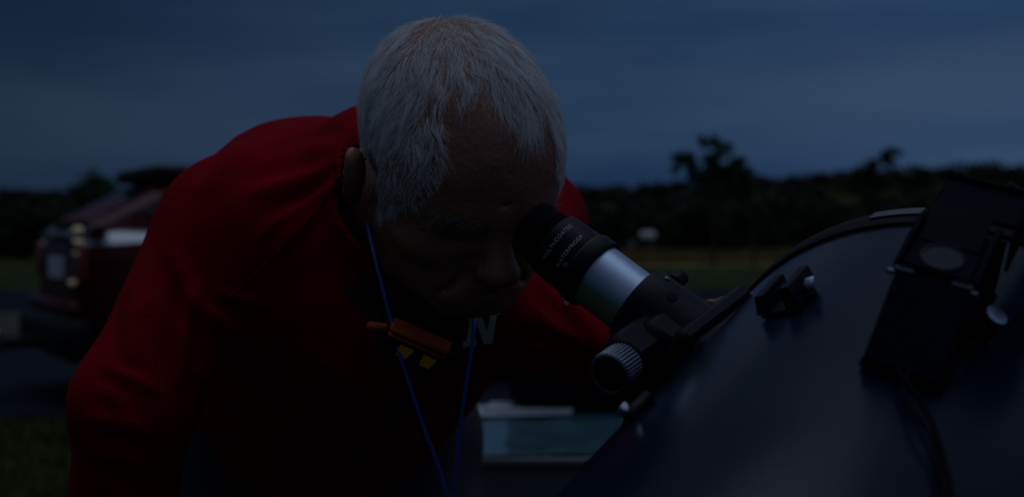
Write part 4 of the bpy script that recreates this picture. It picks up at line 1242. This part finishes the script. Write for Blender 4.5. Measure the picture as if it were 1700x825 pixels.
# eyebrows
nb2 = 300; ex = rng.uniform(.012, .052, nb2) * rng.choice([-1, 1], nb2); ez = .004 + rng.normal(0, .0035, nb2); 
ey = .1035 - (np.abs(ex) - .01) ** 2 * 9.5
B0 = np.stack([ex, ey - .002, ez], 1)
dB = np.stack([np.sign(ex) * 1.0, .5 * np.ones(nb2), rng.normal(.0, .4, nb2)], 1); dB /= np.linalg.norm(dB, axis=1)[:, None]
PB_ = np.stack([B0 + dB * l * rng.uniform(.7, 1.3, (nb2, 1)) + np.array([0, -1, -.5]) * l * l * 40 for l in np.linspace(0, .012, 4)], 1)
for sd in (-1, 1):
    k_ = np.sign(ex) == sd; strands(PB_[k_], np.full(k_.sum(), .00018), man, 'eyebrow', m_brow)

# --- cord round the neck, headlamp hanging at the collar
m_cord = mat('blue_cord', (.025, .06, .42), .6, var=.15, scale=200, bump=.5, bscale=900)
cordp = [at(788, 522, 1.16), at(785, 560, 1.145), at(775, 630, 1.14), at(765, 700, 1.14), at(757, 770, 1.14), at(751, 830, 1.14), at(749, 845, 1.14), at(745, 832, 1.14), at(727, 772, 1.14), at(702, 705, 1.14), at(681, 640, 1.14), at(663, 585, 1.145),
         at(650, 535, 1.15), at(636, 480, 1.16), at(622, 425, 1.175), at(612, 380, 1.20), at(606, 345, 1.23)]
o = cb(MB().tube(np.array(cordp), .0018, 10), 'neck_cord', m_cord)
tag(o, 'thin blue cord hanging in a loop from the neck of the bending man', 'cord')
m_org = mat('orange_plastic', (.34, .055, .006), .6, var=.1, spec=.15)
m_amb = mat('amber_window', (.95, .42, .04), .4, spec=.2)
hc = at(684, 578, 1.155)
hla = empty('headlamp', tuple(hc + V(0, 0, EYE)), 'black headlamp with orange rim and two amber windows hanging below the collar', 'headlamp')
hx2 = unit(V(.90, .05, -.40)); hn2 = unit(V(-.12, -.95, -.35)); hn2 = unit(hn2 - hx2 * (hn2 @ hx2)); hu2 = np.cross(hx2, hn2); hu2 = hu2 if hu2[2] > 0 else -hu2
HX = np.array([hx2, hn2, hu2])
cb(MB().box(hc + hu2 * -.004, (.056, .020, .034), HX, .006), 'lamp_case', m_bl2, hla)
cb(MB().box(hc + hu2 * .0155 + hn2 * .002 + hx2 * .003, (.058, .024, .0055), HX, .0025), 'rim', m_org, hla)
cb(MB().box(hc + hu2 * .0095 + hn2 * .008 + hx2 * .003, (.056, .010, .0035), HX, .0015), 'rim', m_org, hla)
cb(MB().box(hc - hx2 * .036 + hu2 * .006 + hn2 * .0, (.020, .010, .006), np.array([unit(hx2 + hu2 * .35), hn2, unit(hu2 - hx2 * .35)]), .002), 'hinge', m_org, hla)
for x_ in (-.005, .0175):
    cb(MB().prism([(-.0060, .0050), (.0070, .0050), (.0035, -.0055), (-.0060, -.0055)], hc + hx2 * x_ + hu2 * -.0005 + hn2 * .0108, [hx2, hu2, hn2], .003), 'amber_window', m_amb, hla)
st = [hc - hx2 * .030, at(628, 520, 1.19), at(600, 455, 1.22), NB + V(-.070, -.03, .0), NB + V(-.070, .05, .02), NB + V(.0, .095, .07), NB + V(.075, .05, .05), NB + V(.062, -.05, -.03), at(762, 560, 1.20), hc + hx2 * .030]
cb(MB().tube(np.array(st), .0045, 8), 'strap', m_rubb, hla)
